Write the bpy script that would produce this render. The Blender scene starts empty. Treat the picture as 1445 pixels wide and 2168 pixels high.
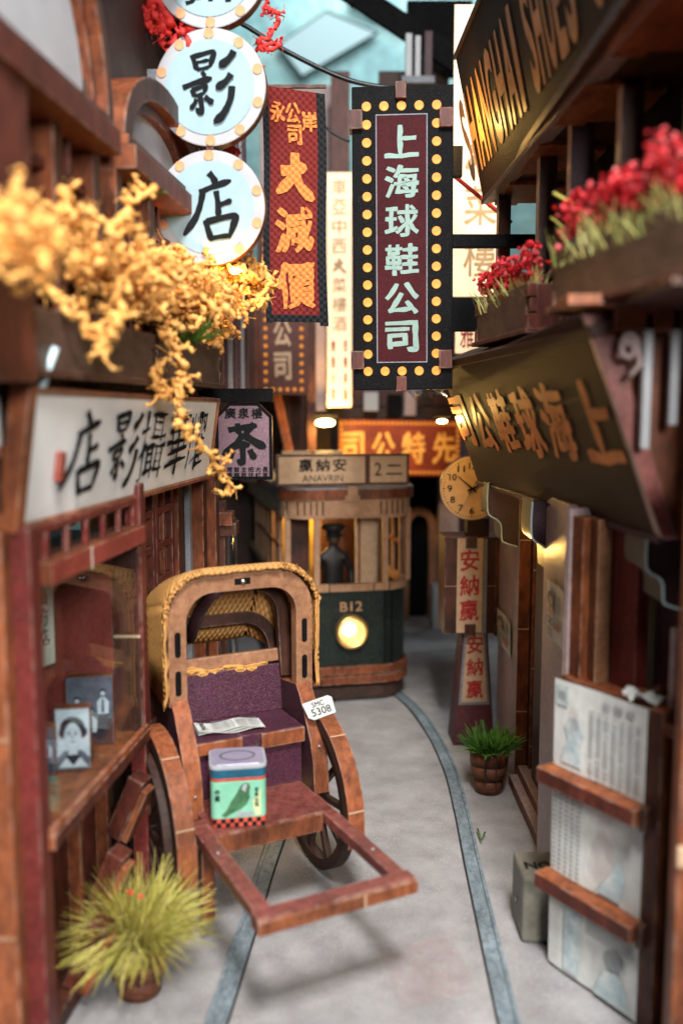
import bpy, bmesh, math, random
from mathutils import Matrix, Vector, noise, Euler
random.seed(7)
S = bpy.context.scene
COL = S.collection
# 1 unit = 1 cm of the miniature.  Camera, world, lights first.
FPX, HZ, CAMH = 1900.0, 870.0, 8.0
PITCH = math.atan((1084 - HZ) / FPX)
cam = bpy.data.cameras.new('camera'); camo = bpy.data.objects.new('camera', cam); COL.objects.link(camo)
camo.location = (0, 0, CAMH); camo.rotation_euler = (math.pi / 2 - PITCH, 0, 0)
cam.sensor_fit = 'VERTICAL'; cam.sensor_height = 36; cam.lens = FPX / 2168 * 36
cam.clip_start = .1; cam.clip_end = 500
cam.dof.use_dof = True; cam.dof.focus_distance = 17.3; cam.dof.aperture_fstop = 0.155
S.camera = camo
W = bpy.data.worlds.new('World'); S.world = W; W.use_nodes = True
W.node_tree.nodes['Background'].inputs[0].default_value = (.50, .78, .92, 1)
W.node_tree.nodes['Background'].inputs[1].default_value = .07
S.view_settings.view_transform = 'Standard'; S.view_settings.look = 'None'
S.view_settings.exposure = 0.1
S.cycles.max_bounces = 6; S.cycles.transparent_max_bounces = 12; S.cycles.use_denoising = True
S.cycles.sample_clamp_indirect = 8; S.cycles.caustics_reflective = False; S.cycles.caustics_refractive = False

def area(name, loc, target, size, power, col, sy=None):
    l = bpy.data.lights.new(name, 'AREA'); l.size = size; l.energy = power; l.color = col
    if sy: l.shape = 'RECTANGLE'; l.size_y = sy
    o = bpy.data.objects.new(name, l); COL.objects.link(o); o.location = loc
    o.rotation_euler = (Vector(target) - Vector(loc)).to_track_quat('-Z', 'Y').to_euler()
    return o
area('backdrop_fill', (2, 50, 40), (0, 60, 18), 14, 8000, (.85, .97, 1))  # added lamp, out of view, that brightens the teal back wall
def lamp(name, loc, power, col=(1, .58, .15), r=.12):
    l = bpy.data.lights.new(name, 'POINT'); l.energy = power; l.color = col; l.shadow_soft_size = r
    o = bpy.data.objects.new(name, l); COL.objects.link(o); o.location = loc; return o
area('daylight_window', (2, -4, 29), (0, 13, 1), 5, 13500, (1, .975, .94), 7)
area('window_glow', (5, -13, 15), (0, 14, 6), 5, 6800, (1, .97, .92), 6)

# ---------------------------------------------------------------- helpers
def A(px, py, d):
    u = (px - 722.5) / FPX; v = (py - 1084) / FPX
    y = math.cos(PITCH) - v * math.sin(PITCH); z = -math.sin(PITCH) - v * math.cos(PITCH)
    return Vector((u / y * d, d, CAMH + z / y * d))
def G(px, py, z=0):
    u = (px - 722.5) / FPX; v = (py - 1084) / FPX
    y = math.cos(PITCH) - v * math.sin(PITCH); zz = -math.sin(PITCH) - v * math.cos(PITCH)
    t = (z - CAMH) / zz
    return Vector((u * t, y * t, z))
def fr(o, x, y=(0, 0, 1)):
    x = Vector(x).normalized(); y = Vector(y); n = x.cross(y).normalized(); y = n.cross(x)
    m = Matrix.Identity(4)
    for i in range(3): m[i][0] = x[i]; m[i][1] = y[i]; m[i][2] = n[i]; m[i][3] = o[i]
    return m
def cf(x, d, z=0): return fr((x, d, z), (1, 0, 0))          # faces the camera
def uv(F, px, py):
    """where the line of sight through a pixel meets the plane of frame F"""
    o = Vector((0, 0, CAMH)); d = A(px, py, 10) - o; n = F.to_3x3().col[2]; t = (F.translation - o).dot(n) / d.dot(n)
    q = F.inverted() @ (o + d * t); return q.x, q.y
ROOTM = {}
def thing(name, label, cat, loc=(0, 0, 0), rot=0, group=None, M=None):
    o = bpy.data.objects.new(name, None); COL.objects.link(o); o.empty_display_size = .3
    m = M if M is not None else Matrix.Translation(loc) @ Matrix.Rotation(rot, 4, 'Z')
    o.matrix_world = m; ROOTM[o.name] = m.copy(); tag(o, label, cat, group); return o
def tag(o, label=None, cat=None, group=None, kind=None):
    if label: o['label'] = label
    if cat: o['category'] = cat
    if group: o['group'] = group
    if kind: o['kind'] = kind
    return o
def rootm(p):
    while p.parent: p = p.parent
    return ROOTM.get(p.name, Matrix.Identity(4))
class MB:
    def __init__(s): s.v = []; s.f = []; s.m = []; s.sm = []
    def add(s, vs, fs, mi=0, M=None, smooth=False):
        b = len(s.v)
        for p in vs: s.v.append(M @ Vector(p) if M is not None else Vector(p))
        for i, f in enumerate(fs):
            s.f.append([b + k for k in f]); s.m.append(mi[i] if isinstance(mi, (list, tuple)) else mi); s.sm.append(smooth)
        return s
    def box(s, a, b, M=None, mi=0):      # mi may be a 6 list: -x +x -y +y -z +z
        (x0, y0, z0), (x1, y1, z1) = a, b
        vs = [(x, y, z) for x in (x0, x1) for y in (y0, y1) for z in (z0, z1)]
        fs = [(0, 1, 3, 2), (4, 6, 7, 5), (0, 4, 5, 1), (2, 3, 7, 6), (0, 2, 6, 4), (1, 5, 7, 3)]
        return s.add(vs, fs, mi, M)
    def fb(s, F, u0, u1, v0, v1, t0, t1, face=0, edge=0):   # box in frame; t along normal
        return s.box((u0, v0, t0), (u1, v1, t1), F, [edge, edge, edge, edge, face, face])
    def poly(s, pts, F, t, face=0, edge=1, t0=0):   # extruded polygon, front at t0, back at t0-t
        n = len(pts)
        s.add([(p[0], p[1], t0) for p in pts] + [(p[0], p[1], t0 - t) for p in pts],
              [list(range(n)), list(range(2 * n - 1, n - 1, -1))] + [(i, n + i, n + (i + 1) % n, (i + 1) % n) for i in range(n)],
              [face, face] + [edge] * n, F); return s
    def ring(s, out, inn, F, t, face=0, edge=1, t0=0, closed=True):
        n = len(out); vs = []
        for z in (t0, t0 - t):
            vs += [(p[0], p[1], z) for p in out] + [(p[0], p[1], z) for p in inn]
        fs = []; ms = []
        for i in range(n if closed else n - 1):
            j = (i + 1) % n
            fs += [(i, j, n + j, n + i), (2 * n + j, 2 * n + i, 3 * n + i, 3 * n + j), (j, i, 2 * n + i, 2 * n + j), (n + i, n + j, 3 * n + j, 3 * n + i)]
            ms += [face, face, edge, edge]
        if not closed:
            fs += [(0, n, 3 * n, 2 * n), (n - 1, 3 * n - 1, 4 * n - 1, 2 * n - 1)]; ms += [edge, edge]
        s.add(vs, fs, ms, F); return s
    def tube(s, pts, r, n=8, mi=0, M=None, cap=True):
        pts = [Vector(p) for p in pts]; rr = r if isinstance(r, (list, tuple)) else [r] * len(pts)
        vs = []; up = Vector((0.13, .21, .97))
        for i, p in enumerate(pts):
            t = (pts[min(i + 1, len(pts) - 1)] - pts[max(i - 1, 0)]).normalized()
            a = t.cross(up)
            if a.length < .05: a = t.cross(Vector((1, 0, 0)))
            a.normalize(); b = t.cross(a)
            for k in range(n):
                q = 2 * math.pi * k / n; vs.append(p + (a * math.cos(q) + b * math.sin(q)) * rr[i])
        fs = [(i * n + k, i * n + (k + 1) % n, (i + 1) * n + (k + 1) % n, (i + 1) * n + k) for i in range(len(pts) - 1) for k in range(n)]
        if cap: fs += [list(range(n))[::-1], [(len(pts) - 1) * n + k for k in range(n)]]
        s.add(vs, fs, mi, M, smooth=True); return s
    def lathe(s, prof, n=24, M=None, mi=0, smooth=True):    # prof [(r,z)] about local z
        vs = [(r * math.cos(2 * math.pi * k / n), r * math.sin(2 * math.pi * k / n), z) for r, z in prof for k in range(n)]
        fs = [(i * n + k, i * n + (k + 1) % n, (i + 1) * n + (k + 1) % n, (i + 1) * n + k) for i in range(len(prof) - 1) for k in range(n)]
        s.add(vs, fs, mi, M, smooth); return s
    def ico(s, c, r, sub=1, jit=.2, mi=0, sc=(1, 1, 1)):
        bm = bmesh.new(); bmesh.ops.create_icosphere(bm, subdivisions=sub, radius=1)
        vs = []
        for v in bm.verts:
            k = 1 + random.uniform(-jit, jit); vs.append(Vector(c) + Vector((v.co.x * sc[0], v.co.y * sc[1], v.co.z * sc[2])) * r * k)
        fs = [[q.index for q in f.verts] for f in bm.faces]; bm.free()
        return s.add(vs, fs, mi, smooth=True)
    def build(s, name, mats, parent=None, local=False, bevel=0, fixn=True):
        me = bpy.data.meshes.new(name)
        if parent is not None and not local:
            inv = rootm(parent).inverted(); vs = [inv @ p for p in s.v]
        else: vs = s.v
        me.from_pydata([tuple(p) for p in vs], [], s.f)
        for m in (mats if isinstance(mats, (list, tuple)) else [mats]): me.materials.append(m)
        me.polygons.foreach_set('material_index', s.m); me.polygons.foreach_set('use_smooth', s.sm)
        if fixn:
            bm = bmesh.new(); bm.from_mesh(me); bmesh.ops.recalc_face_normals(bm, faces=bm.faces); bm.to_mesh(me); bm.free()
        me.update()
        o = bpy.data.objects.new(name, me); COL.objects.link(o)
        if parent is not None: o.parent = parent
        if bevel:
            b = o.modifiers.new('bevel', 'BEVEL'); b.width = bevel; b.segments = 2; b.limit_method = 'ANGLE'; b.angle_limit = .7
        return o
def B(name, F, u0, u1, v0, v1, t0, t1, mat, parent, edge=None, bev=.012):
    return MB().fb(F, u0, u1, v0, v1, t0, t1, 0, 1 if edge else 0).build(name, [mat, edge] if edge else mat, parent, bevel=bev)
def BX(name, a, b, mat, parent, M=None, bev=.012, local=False):
    return MB().box(a, b, M).build(name, mat, parent, local=local, bevel=bev)

# ---------------------------------------------------------------- materials
def mat(name, c1, c2=None, sc=6, st=(1, 1, 1), rough=.6, bump=.15, metal=0, fleck=0, wear=.25, emit=None, es=0, bsc=None, alpha=None, coat=0, edgew=0, spec=.3, fsc=30):
    m = bpy.data.materials.new(name); m.use_nodes = True; N = m.node_tree.nodes; L = m.node_tree.links
    p = N['Principled BSDF']; p.inputs['Roughness'].default_value = rough; p.inputs['Metallic'].default_value = metal
    p.inputs['Coat Weight'].default_value = coat; p.inputs['Specular IOR Level'].default_value = spec
    c2 = c2 or tuple(x * .6 for x in c1)
    tc = N.new('ShaderNodeTexCoord'); mp = N.new('ShaderNodeMapping'); mp.inputs['Scale'].default_value = st
    L.new(tc.outputs['Object'], mp.inputs[0])
    n = N.new('ShaderNodeTexNoise'); n.inputs['Scale'].default_value = sc; n.inputs['Detail'].default_value = 6; n.inputs['Roughness'].default_value = .65
    L.new(mp.outputs[0], n.inputs['Vector'])
    r = N.new('ShaderNodeValToRGB'); r.color_ramp.elements[0].position = .34; r.color_ramp.elements[1].position = .66
    r.color_ramp.elements[0].color = (*c2, 1); r.color_ramp.elements[1].color = (*c1, 1); L.new(n.outputs[0], r.inputs[0])
    out = r.outputs[0]
    if wear:
        n2 = N.new('ShaderNodeTexNoise'); n2.inputs['Scale'].default_value = 1.3; n2.inputs['Detail'].default_value = 8; L.new(tc.outputs['Object'], n2.inputs['Vector'])
        mr = N.new('ShaderNodeMapRange'); mr.inputs[1].default_value = .3; mr.inputs[2].default_value = .7; mr.inputs[3].default_value = 1 - wear; mr.inputs[4].default_value = 1 + wear * .6
        L.new(n2.outputs[0], mr.inputs[0])
        mx = N.new('ShaderNodeVectorMath'); mx.operation = 'SCALE'; L.new(out, mx.inputs[0]); L.new(mr.outputs[0], mx.inputs['Scale']); out = mx.outputs[0]
    if fleck:
        n3 = N.new('ShaderNodeTexNoise'); n3.inputs['Scale'].default_value = fsc; n3.inputs['Detail'].default_value = 2; L.new(tc.outputs['Object'], n3.inputs['Vector'])
        mr3 = N.new('ShaderNodeMapRange'); mr3.inputs[1].default_value = .56; mr3.inputs[2].default_value = .8; mr3.inputs[4].default_value = fleck; L.new(n3.outputs[0], mr3.inputs[0])
        mm = N.new('ShaderNodeMix'); mm.data_type = 'RGBA'; L.new(mr3.outputs[0], mm.inputs[0]); L.new(out, mm.inputs[6]); mm.inputs[7].default_value = (.75, .66, .6, 1); out = mm.outputs[2]
    if edgew:
        bv = N.new('ShaderNodeBevel'); bv.samples = 4; bv.inputs['Radius'].default_value = .045
        ge = N.new('ShaderNodeNewGeometry'); dp = N.new('ShaderNodeVectorMath'); dp.operation = 'DOT_PRODUCT'; L.new(bv.outputs[0], dp.inputs[0]); L.new(ge.outputs['Normal'], dp.inputs[1])
        ns = N.new('ShaderNodeTexNoise'); ns.inputs['Scale'].default_value = 5; ns.inputs['Detail'].default_value = 5; L.new(tc.outputs['Object'], ns.inputs['Vector'])
        e1 = N.new('ShaderNodeMapRange'); e1.inputs[1].default_value = .995; e1.inputs[2].default_value = .8; L.new(dp.outputs['Value'], e1.inputs[0])
        e2 = N.new('ShaderNodeMapRange'); e2.inputs[1].default_value = .42; e2.inputs[2].default_value = .62; e2.inputs[4].default_value = edgew; L.new(ns.outputs[0], e2.inputs[0])
        e3 = N.new('ShaderNodeMath'); e3.operation = 'MULTIPLY'; L.new(e1.outputs[0], e3.inputs[0]); L.new(e2.outputs[0], e3.inputs[1])
        mw = N.new('ShaderNodeMix'); mw.data_type = 'RGBA'; L.new(e3.outputs[0], mw.inputs[0]); L.new(out, mw.inputs[6]); mw.inputs[7].default_value = (.62, .46, .36, 1); out = mw.outputs[2]
    L.new(out, p.inputs['Base Color'])
    if bump:
        n4 = N.new('ShaderNodeTexNoise'); n4.inputs['Scale'].default_value = bsc or sc * 3; n4.inputs['Detail'].default_value = 4; L.new(mp.outputs[0], n4.inputs['Vector'])
        b = N.new('ShaderNodeBump'); b.inputs['Strength'].default_value = bump; b.inputs['Distance'].default_value = .03; L.new(n4.outputs[0], b.inputs['Height']); L.new(b.outputs[0], p.inputs['Normal'])
    if emit: p.inputs['Emission Color'].default_value = (*emit, 1); p.inputs['Emission Strength'].default_value = es
    return m
M_ = {}
M_['edge'] = mat('plywood_edge', (.22, .062, .022), (.085, .024, .011), 9, (1, 1, .35), .5, .1, wear=.5, fleck=.04, edgew=.6)
M_['edgeh'] = mat('plywood_edge_bright', (.33, .10, .036), (.15, .042, .018), 9, (1, 1, .35), .5, .1, wear=.5, fleck=.07, edgew=.7)
M_['mahog'] = mat('mahogany_board', (.13, .030, .018), (.045, .012, .009), 6, (1, 1, .3), .5, .12, fleck=.03, wear=.4, edgew=.6)
M_['maroon'] = mat('maroon_print', (.17, .026, .022), (.10, .016, .014), 12, rough=.5, bump=.1, fleck=.05, edgew=.5)
M_['redp'] = mat('red_panel', (.30, .052, .038), (.21, .034, .026), 14, rough=.5, bump=.1, fleck=.06, edgew=.5)
M_['brown'] = mat('brown_board', (.085, .027, .015), (.03, .011, .008), 6, (1, 1, .3), .5, .12, fleck=.03, wear=.4, edgew=.5)
M_['boxw'] = mat('grey_brown_board', (.105, .062, .047), (.05, .03, .024), 6, (.4, .4, 1), .5, .12, fleck=.05, wear=.35, edgew=.5)
M_['dbrown'] = mat('dark_brown', (.055, .025, .018), (.028, .014, .011), 6, rough=.6, fleck=.015)
M_['purple'] = mat('purple_leatherette', (.085, .022, .045), (.045, .012, .026), 18, rough=.42, bump=.4, bsc=30, fleck=.22, edgew=.3, fsc=60)
M_['dpurple'] = mat('dark_purple', (.06, .022, .03), (.035, .014, .02), 18, rough=.42, bump=.5, bsc=30, fleck=.06)
M_['lilac'] = mat('lilac_plaster', (.44, .34, .33), (.32, .23, .23), 8, rough=.42, bump=.3, bsc=26, fleck=.1, wear=.15)
M_['blk2'] = None
M_['black'] = mat('black_print', (.007, .007, .008), (.004, .004, .005), 20, rough=.6, bump=.3, bsc=30, fleck=.02, spec=.06)
M_['signbrown'] = mat('sign_brown', (.034, .017, .011), (.02, .010, .007), 20, rough=.6, bump=.6, bsc=34, fleck=.02, spec=.22)
M_['ink'] = mat('ink', (.011, .013, .016), (.008, .009, .010), 10, rough=.7, bump=0, spec=.08)
M_['white'] = mat('white_sign_face', (.84, .85, .84), (.78, .80, .79), 3, rough=.5, bump=.06, wear=.06)
M_['paleblue'] = mat('pale_blue_disc', (.31, .45, .51), (.28, .41, .47), 3, rough=.55, bump=.05, wear=.05)
M_['palering'] = mat('pale_ring', (.42, .43, .46), (.38, .40, .43), 3, rough=.55, bump=.05, wear=.05)
M_['peach'] = mat('peach_dots', (.72, .33, .17), (.66, .28, .14), 5, rough=.55, bump=0, wear=.1)
M_['cream'] = mat('cream_board', (.58, .40, .26), (.48, .32, .20), 7, rough=.6, bump=.12, wear=.1)
M_['tramtrim'] = mat('tram_trim', (.42, .24, .14), (.30, .165, .095), 7, rough=.6, bump=.1, wear=.2, fleck=.05, edgew=.4)
M_['tramgreen'] = mat('tram_green', (.012, .021, .017), (.006, .011, .009), 9, rough=.4, bump=.15, fleck=.06, spec=.3, edgew=.3)
M_['gold'] = mat('gold_letters', (.80, .32, .11), (.55, .19, .06), 4, rough=.42, bump=.1, wear=.25)
M_['goldl'] = mat('pale_gold_letters', (.74, .42, .18), (.52, .25, .08), 3, rough=.4, bump=.1, wear=.25)
M_['celadon'] = mat('celadon_letters', (.24, .36, .33), (.20, .31, .28), 12, rough=.5, bump=.1, wear=.1)
M_['redink'] = mat('red_ink', (.42, .03, .025), (.35, .02, .02), 10, rough=.6, bump=.05, wear=.1)
M_['amber'] = mat('amber_bulb', (.85, .32, .05), (.7, .2, .03), 7, rough=.5, bump=.1, wear=.3, emit=(1, .38, .05), es=.3)
M_['woven'] = None
M_['road'] = None
M_['grey'] = mat('grey_strip', (.25, .27, .31), (.16, .17, .2), 22, rough=.5, bump=.4, fleck=.1)
M_['railm'] = mat('rail_blue', (.26, .32, .36), (.11, .15, .18), 15, (1, .5, 1), .5, .5, fleck=.25, wear=.3)
M_['groove'] = mat('groove_dark', (.03, .025, .025), rough=.8)
M_['brick'] = mat('brick_print', (.10, .045, .022), (.05, .022, .012), 7, rough=.6, bump=.3, fleck=.03)
M_['mortar'] = mat('mortar', (.05, .035, .02), rough=.8)
M_['burlap'] = None
M_['newsp'] = mat('newsprint', (.66, .67, .64), (.54, .56, .55), 5, rough=.75, bump=.1, wear=.12)
M_['newsgrey'] = mat('newsprint_text', (.33, .35, .36), (.26, .28, .3), 8, rough=.8, bump=0)
M_['paper'] = mat('paper_cream', (.66, .66, .58), (.58, .57, .48), 4, rough=.7, bump=.1, wear=.1)
M_['suit'] = mat('olive_grey_case', (.20, .185, .15), (.15, .14, .115), 8, rough=.5, bump=.25, wear=.2)
M_['pcyan'] = mat('pale_cyan_gloss', (.62, .82, .86), (.5, .7, .75), 5, rough=.15, bump=0, wear=.1)
M_['teal'] = mat('teal_backdrop_tone', (.26, .40, .38), (.12, .25, .27), .35, rough=.5, bump=0, wear=.3)
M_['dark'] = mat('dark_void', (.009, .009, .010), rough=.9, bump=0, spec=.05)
M_['wire'] = mat('black_wire', (.01, .012, .016), rough=.35, bump=0)
M_['tin_top'] = mat('tin_lid', (.42, .40, .55), (.36, .34, .48), 5, rough=.3, bump=0, wear=.1, metal=.3)
M_['tin_g'] = mat('tin_green', (.26, .60, .42), (.20, .52, .36), 4, rough=.35, bump=0, wear=.12)
M_['tin_b'] = mat('tin_blue', (.02, .14, .24), rough=.35, bump=0)
M_['tin_r'] = mat('tin_red', (.65, .10, .06), rough=.4, bump=0)
M_['tin_y'] = mat('tin_cream', (.62, .66, .35), (.5, .6, .35), 4, rough=.4, bump=0)
M_['leafg'] = mat('bird_green', (.08, .22, .10), (.04, .12, .06), 9, rough=.5, bump=0)
M_['pot'] = mat('turned_wood_pot', (.22, .075, .035), (.08, .028, .016), 6, (1, 1, 3), .5, .3, fleck=.03)
M_['skin'] = mat('figure_skin', (.06, .035, .02), rough=.5, bump=0)
M_['uniform'] = mat('dark_uniform', (.012, .012, .012), rough=.45, bump=.1)
M_['yellowwall'] = mat('ochre_wall', (.50, .30, .05), (.36, .2, .03), 3, rough=.6, bump=.1)
M_['redfl'] = mat('red_petals', (.75, .03, .04), (.45, .01, .02), 9, rough=.5, bump=.2)
M_['pinkfl'] = mat('pink_petals', (.85, .16, .17), (.6, .06, .07), 9, rough=.4, bump=.2)
M_['coral'] = mat('coral_yarn', (.85, .06, .05), (.6, .03, .03), 9, rough=.6, bump=.4)
M_['yellfl'] = mat('yellow_yarn', (.95, .54, .17), (.80, .37, .08), 9, rough=.65, bump=.6, wear=.15)
M_['strawg'] = mat('straw_green', (.60, .50, .11), (.38, .38, .06), 3, rough=.55, bump=0)
M_['green'] = mat('moss_green', (.10, .24, .03), (.04, .12, .015), 4, rough=.5, bump=0)
M_['photo_w'] = mat('photo_light', (.62, .68, .76), (.5, .55, .62), 5, rough=.4, bump=0)
M_['photo_m'] = mat('photo_mid', (.16, .17, .22), (.09, .1, .13), 6, rough=.4, bump=0)
M_['photo_d'] = mat('photo_dark', (.03, .032, .045), rough=.4, bump=0)
M_['hoodwood'] = mat('hood_wood', (.36, .175, .09), (.23, .10, .05), 8, rough=.6, bump=.1, wear=.25, fleck=.1, edgew=.5)
M_['redwood'] = mat('red_wood_top', (.25, .07, .055), (.12, .03, .026), 7, rough=.42, bump=.12, wear=.35, fleck=.12, edgew=.7)
M_['metal'] = mat('steel', (.5, .5, .5), rough=.25, metal=1, bump=0)
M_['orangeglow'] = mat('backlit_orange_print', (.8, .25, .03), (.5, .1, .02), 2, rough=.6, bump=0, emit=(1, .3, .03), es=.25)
M_['litcream'] = mat('backlit_cream_panel', (.9, .72, .5), (.85, .64, .42), .8, rough=.6, bump=0, wear=.1, emit=(1, .70, .42), es=.75)
M_['fadedprint'] = mat('faded_pink_print', (.64, .58, .55), (.52, .22, .20), 5, rough=.6, bump=.1)
def emis(name, c, s):
    m = bpy.data.materials.new(name); m.use_nodes = True; N = m.node_tree.nodes; p = N['Principled BSDF']
    p.inputs['Base Color'].default_value = (c[0] * .1, c[1] * .1, c[2] * .1, 1); p.inputs['Emission Color'].default_value = (*c, 1); p.inputs['Emission Strength'].default_value = s; return m
M_['led'] = emis('led_glow', (1, .68, .25), 30)
M_['headl'] = emis('headlight_glow', (1, .60, .20), 1.15)
M_['headc'] = emis('headlight_core', (1, .9, .65), 30)
M_['glow'] = emis('reflected_window_glow', (.50, .76, .80), .62)  # emissive colour that imitates a window reflected in glass
def glass(name, tint=(.93, .97, .97), gl=.13, rough=.03):
    m = bpy.data.materials.new(name); m.use_nodes = True; N = m.node_tree.nodes; L = m.node_tree.links; N.clear()
    o = N.new('ShaderNodeOutputMaterial'); t = N.new('ShaderNodeBsdfTransparent'); t.inputs[0].default_value = (*tint, 1)
    g = N.new('ShaderNodeBsdfGlossy'); g.inputs['Roughness'].default_value = rough; mx = N.new('ShaderNodeMixShader')
    mx.inputs[0].default_value = gl
    L.new(t.outputs[0], mx.inputs[1]); L.new(g.outputs[0], mx.inputs[2]); L.new(mx.outputs[0], o.inputs[0]); return m
M_['glass'] = glass('clear_glass', gl=.09)
M_['film'] = glass('clear_film', (.9, .93, .95), .28, .12)
def wovenmat(name, c1, c2, s, bump=1.0, rot=0, uvw=(0, 2)):
    m = bpy.data.materials.new(name); m.use_nodes = True; N = m.node_tree.nodes; L = m.node_tree.links; p = N['Principled BSDF']; p.inputs['Roughness'].default_value = .8; p.inputs['Specular IOR Level'].default_value = .12
    tc = N.new('ShaderNodeTexCoord'); sx = N.new('ShaderNodeSeparateXYZ'); L.new(tc.outputs['UV' if rot == 'uv' else 'Object'], sx.inputs[0])
    def wave(idx, sc):
        a = N.new('ShaderNodeMath'); a.operation = 'MULTIPLY'; a.inputs[1].default_value = sc; L.new(sx.outputs[idx], a.inputs[0])
        b = N.new('ShaderNodeMath'); b.operation = 'SINE'; L.new(a.outputs[0], b.inputs[0]); return b
    a, b = wave(uvw[0], s), wave(uvw[1], s)
    q = N.new('ShaderNodeMath'); q.operation = 'MULTIPLY'; L.new(a.outputs[0], q.inputs[0]); L.new(b.outputs[0], q.inputs[1])
    mr = N.new('ShaderNodeMapRange'); mr.inputs[1].default_value = -1; L.new(q.outputs[0], mr.inputs[0])
    n = N.new('ShaderNodeTexNoise'); n.inputs['Scale'].default_value = 9; L.new(tc.outputs['Object'], n.inputs['Vector'])
    ad = N.new('ShaderNodeMath'); ad.operation = 'MULTIPLY_ADD'; ad.inputs[1].default_value = .7; L.new(n.outputs[0], ad.inputs[0]); L.new(mr.outputs[0], ad.inputs[2])
    r = N.new('ShaderNodeValToRGB'); r.color_ramp.elements[0].color = (*c2, 1); r.color_ramp.elements[1].color = (*c1, 1); r.color_ramp.elements[0].position = .2; L.new(ad.outputs[0], r.inputs[0])
    L.new(r.outputs[0], p.inputs['Base Color'])
    bp = N.new('ShaderNodeBump'); bp.inputs['Strength'].default_value = bump; bp.inputs['Distance'].default_value = .03; L.new(mr.outputs[0], bp.inputs['Height']); L.new(bp.outputs[0], p.inputs['Normal'])
    return m
M_['woven'] = wovenmat('woven_maroon', (.18, .024, .022), (.09, .010, .011), 44)
M_['wovenb'] = wovenmat('woven_black', (.018, .02, .024), (.005, .006, .007), 44)
M_['woveno'] = wovenmat('woven_orange', (.80, .26, .07), (.55, .14, .035), 44)
M_['burlap'] = wovenmat('burlap_hood', (.62, .32, .10), (.34, .15, .035), 62, 1.0, uvw=(1, 2))
M_['burlapt'] = wovenmat('burlap_hood_top', (.64, .34, .12), (.38, .17, .045), 62, 1.0, uvw=(0, 1))
def roadmat():
    m = mat('street_print', (.40, .395, .405), (.32, .31, .325), 1.9, rough=.5, bump=1.0, bsc=44, fleck=.8, wear=.24, fsc=42, spec=.4)
    return m
M_['road'] = roadmat()

# ---------------------------------------------------------------- lettering
_tc = {}
BR_ = {
 '店': ((770, 985, 1000, 728), [(17, [(876, 730), (892, 748), (905, 772)]), (15, [(838, 806), (890, 785), (966, 762)]), (17, [(852, 800), (842, 850), (820, 905), (773, 970)]), (15, [(905, 800), (912, 845), (914, 905)]), (13, [(914, 856), (940, 848), (968, 838)]), (15, [(862, 912), (872, 950), (886, 994)]), (16, [(864, 920), (915, 908), (982, 898), (975, 930), (955, 985)]), (12, [(882, 984), (920, 978), (962, 974)])]),
 '影': ((757, 975, 532, 232), [(13, [(798, 246), (808, 280), (818, 312)]), (14, [(800, 256), (840, 246), (884, 238), (878, 270), (868, 302)]), (9, [(812, 280), (840, 276), (866, 270)]), (10, [(818, 309), (845, 305), (868, 299)]), (12, [(838, 318), (850, 338)]), (15, [(760, 382), (815, 362), (878, 346)]), (12, [(796, 390), (808, 420)]), (12, [(797, 394), (825, 384), (852, 378), (842, 412)]), (9, [(808, 418), (842, 409)]), (14, [(828, 412), (834, 450), (834, 488), (812, 470)]), (12, [(815, 432), (806, 452), (790, 472)]), (14, [(848, 424), (864, 436), (882, 452)]), (19, [(968, 240), (945, 272), (908, 300)]), (18, [(956, 334), (930, 366), (894, 390)]), (18, [(958, 384), (950, 440), (920, 500), (884, 531)])]),
 '茶': ((95, 375, 580, 296), [(26, [(138, 348), (200, 336), (320, 318)]), (22, [(196, 300), (200, 335), (205, 378)]), (24, [(300, 298), (280, 335), (240, 375)]), (28, [(232, 372), (190, 440), (98, 530)]), (34, [(228, 375), (290, 420), (372, 472)]), (22, [(168, 470), (215, 458), (275, 448)]), (26, [(226, 424), (228, 500), (226, 575), (192, 556)]), (22, [(168, 486), (160, 515), (146, 548)]), (26, [(272, 484), (284, 510), (304, 552)])]),
 '大': ((1155, 1328, 826, 640), [(26, [(1178, 716), (1230, 708), (1292, 694)]), (25, [(1240, 642), (1238, 700), (1215, 755), (1160, 802)]), (26, [(1240, 712), (1265, 770), (1325, 825)])]),
}
def brush_glyph(ch):
    (x0, x1, yb, yt), strokes = BR_[ch]; s = 1 / (x1 - x0); vs = []; fs = []
    for w, pts in strokes:
        P = [Vector(((x - x0) * s, (yb - y) * s, 0)) for x, y in pts]; w = w * s * .9
        P = smooth(P, 5); n = len(P); b = len(vs)
        for i, p in enumerate(P):
            t = (P[min(i + 1, n - 1)] - P[max(i - 1, 0)]).normalized(); q = Vector((-t.y, t.x, 0)); f = i / (n - 1)
            ww = w * (1.05 - .45 * math.sin(math.pi * min(1, f * 1.3)) * .6 - (.72 * max(0, f - .78) / .22)) * (1 + .16 * noise.noise(p * 9)) * (.75 if i == 0 else 1)
            vs += [p + q * ww, p - q * ww]
        for i in range(n - 1): fs.append((b + 2 * i, b + 2 * i + 1, b + 2 * i + 3, b + 2 * i + 2))
    # lift successive strokes a hair so that none share a plane
    return vs, fs, 0, 1, 0, (yb - yt) * s
def smooth(pts, m=6):
    out = []
    for i in range(len(pts) - 1):
        p0 = pts[max(i - 1, 0)]; p1 = pts[i]; p2 = pts[i + 1]; p3 = pts[min(i + 2, len(pts) - 1)]
        for k in range(m):
            t = k / m; out.append(.5 * ((2 * p1) + (p2 - p0) * t + (2 * p0 - 5 * p1 + 4 * p2 - p3) * t * t + (3 * p1 - p0 - 3 * p2 + p3) * t ** 3))
    out.append(pts[-1]); return out
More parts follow.
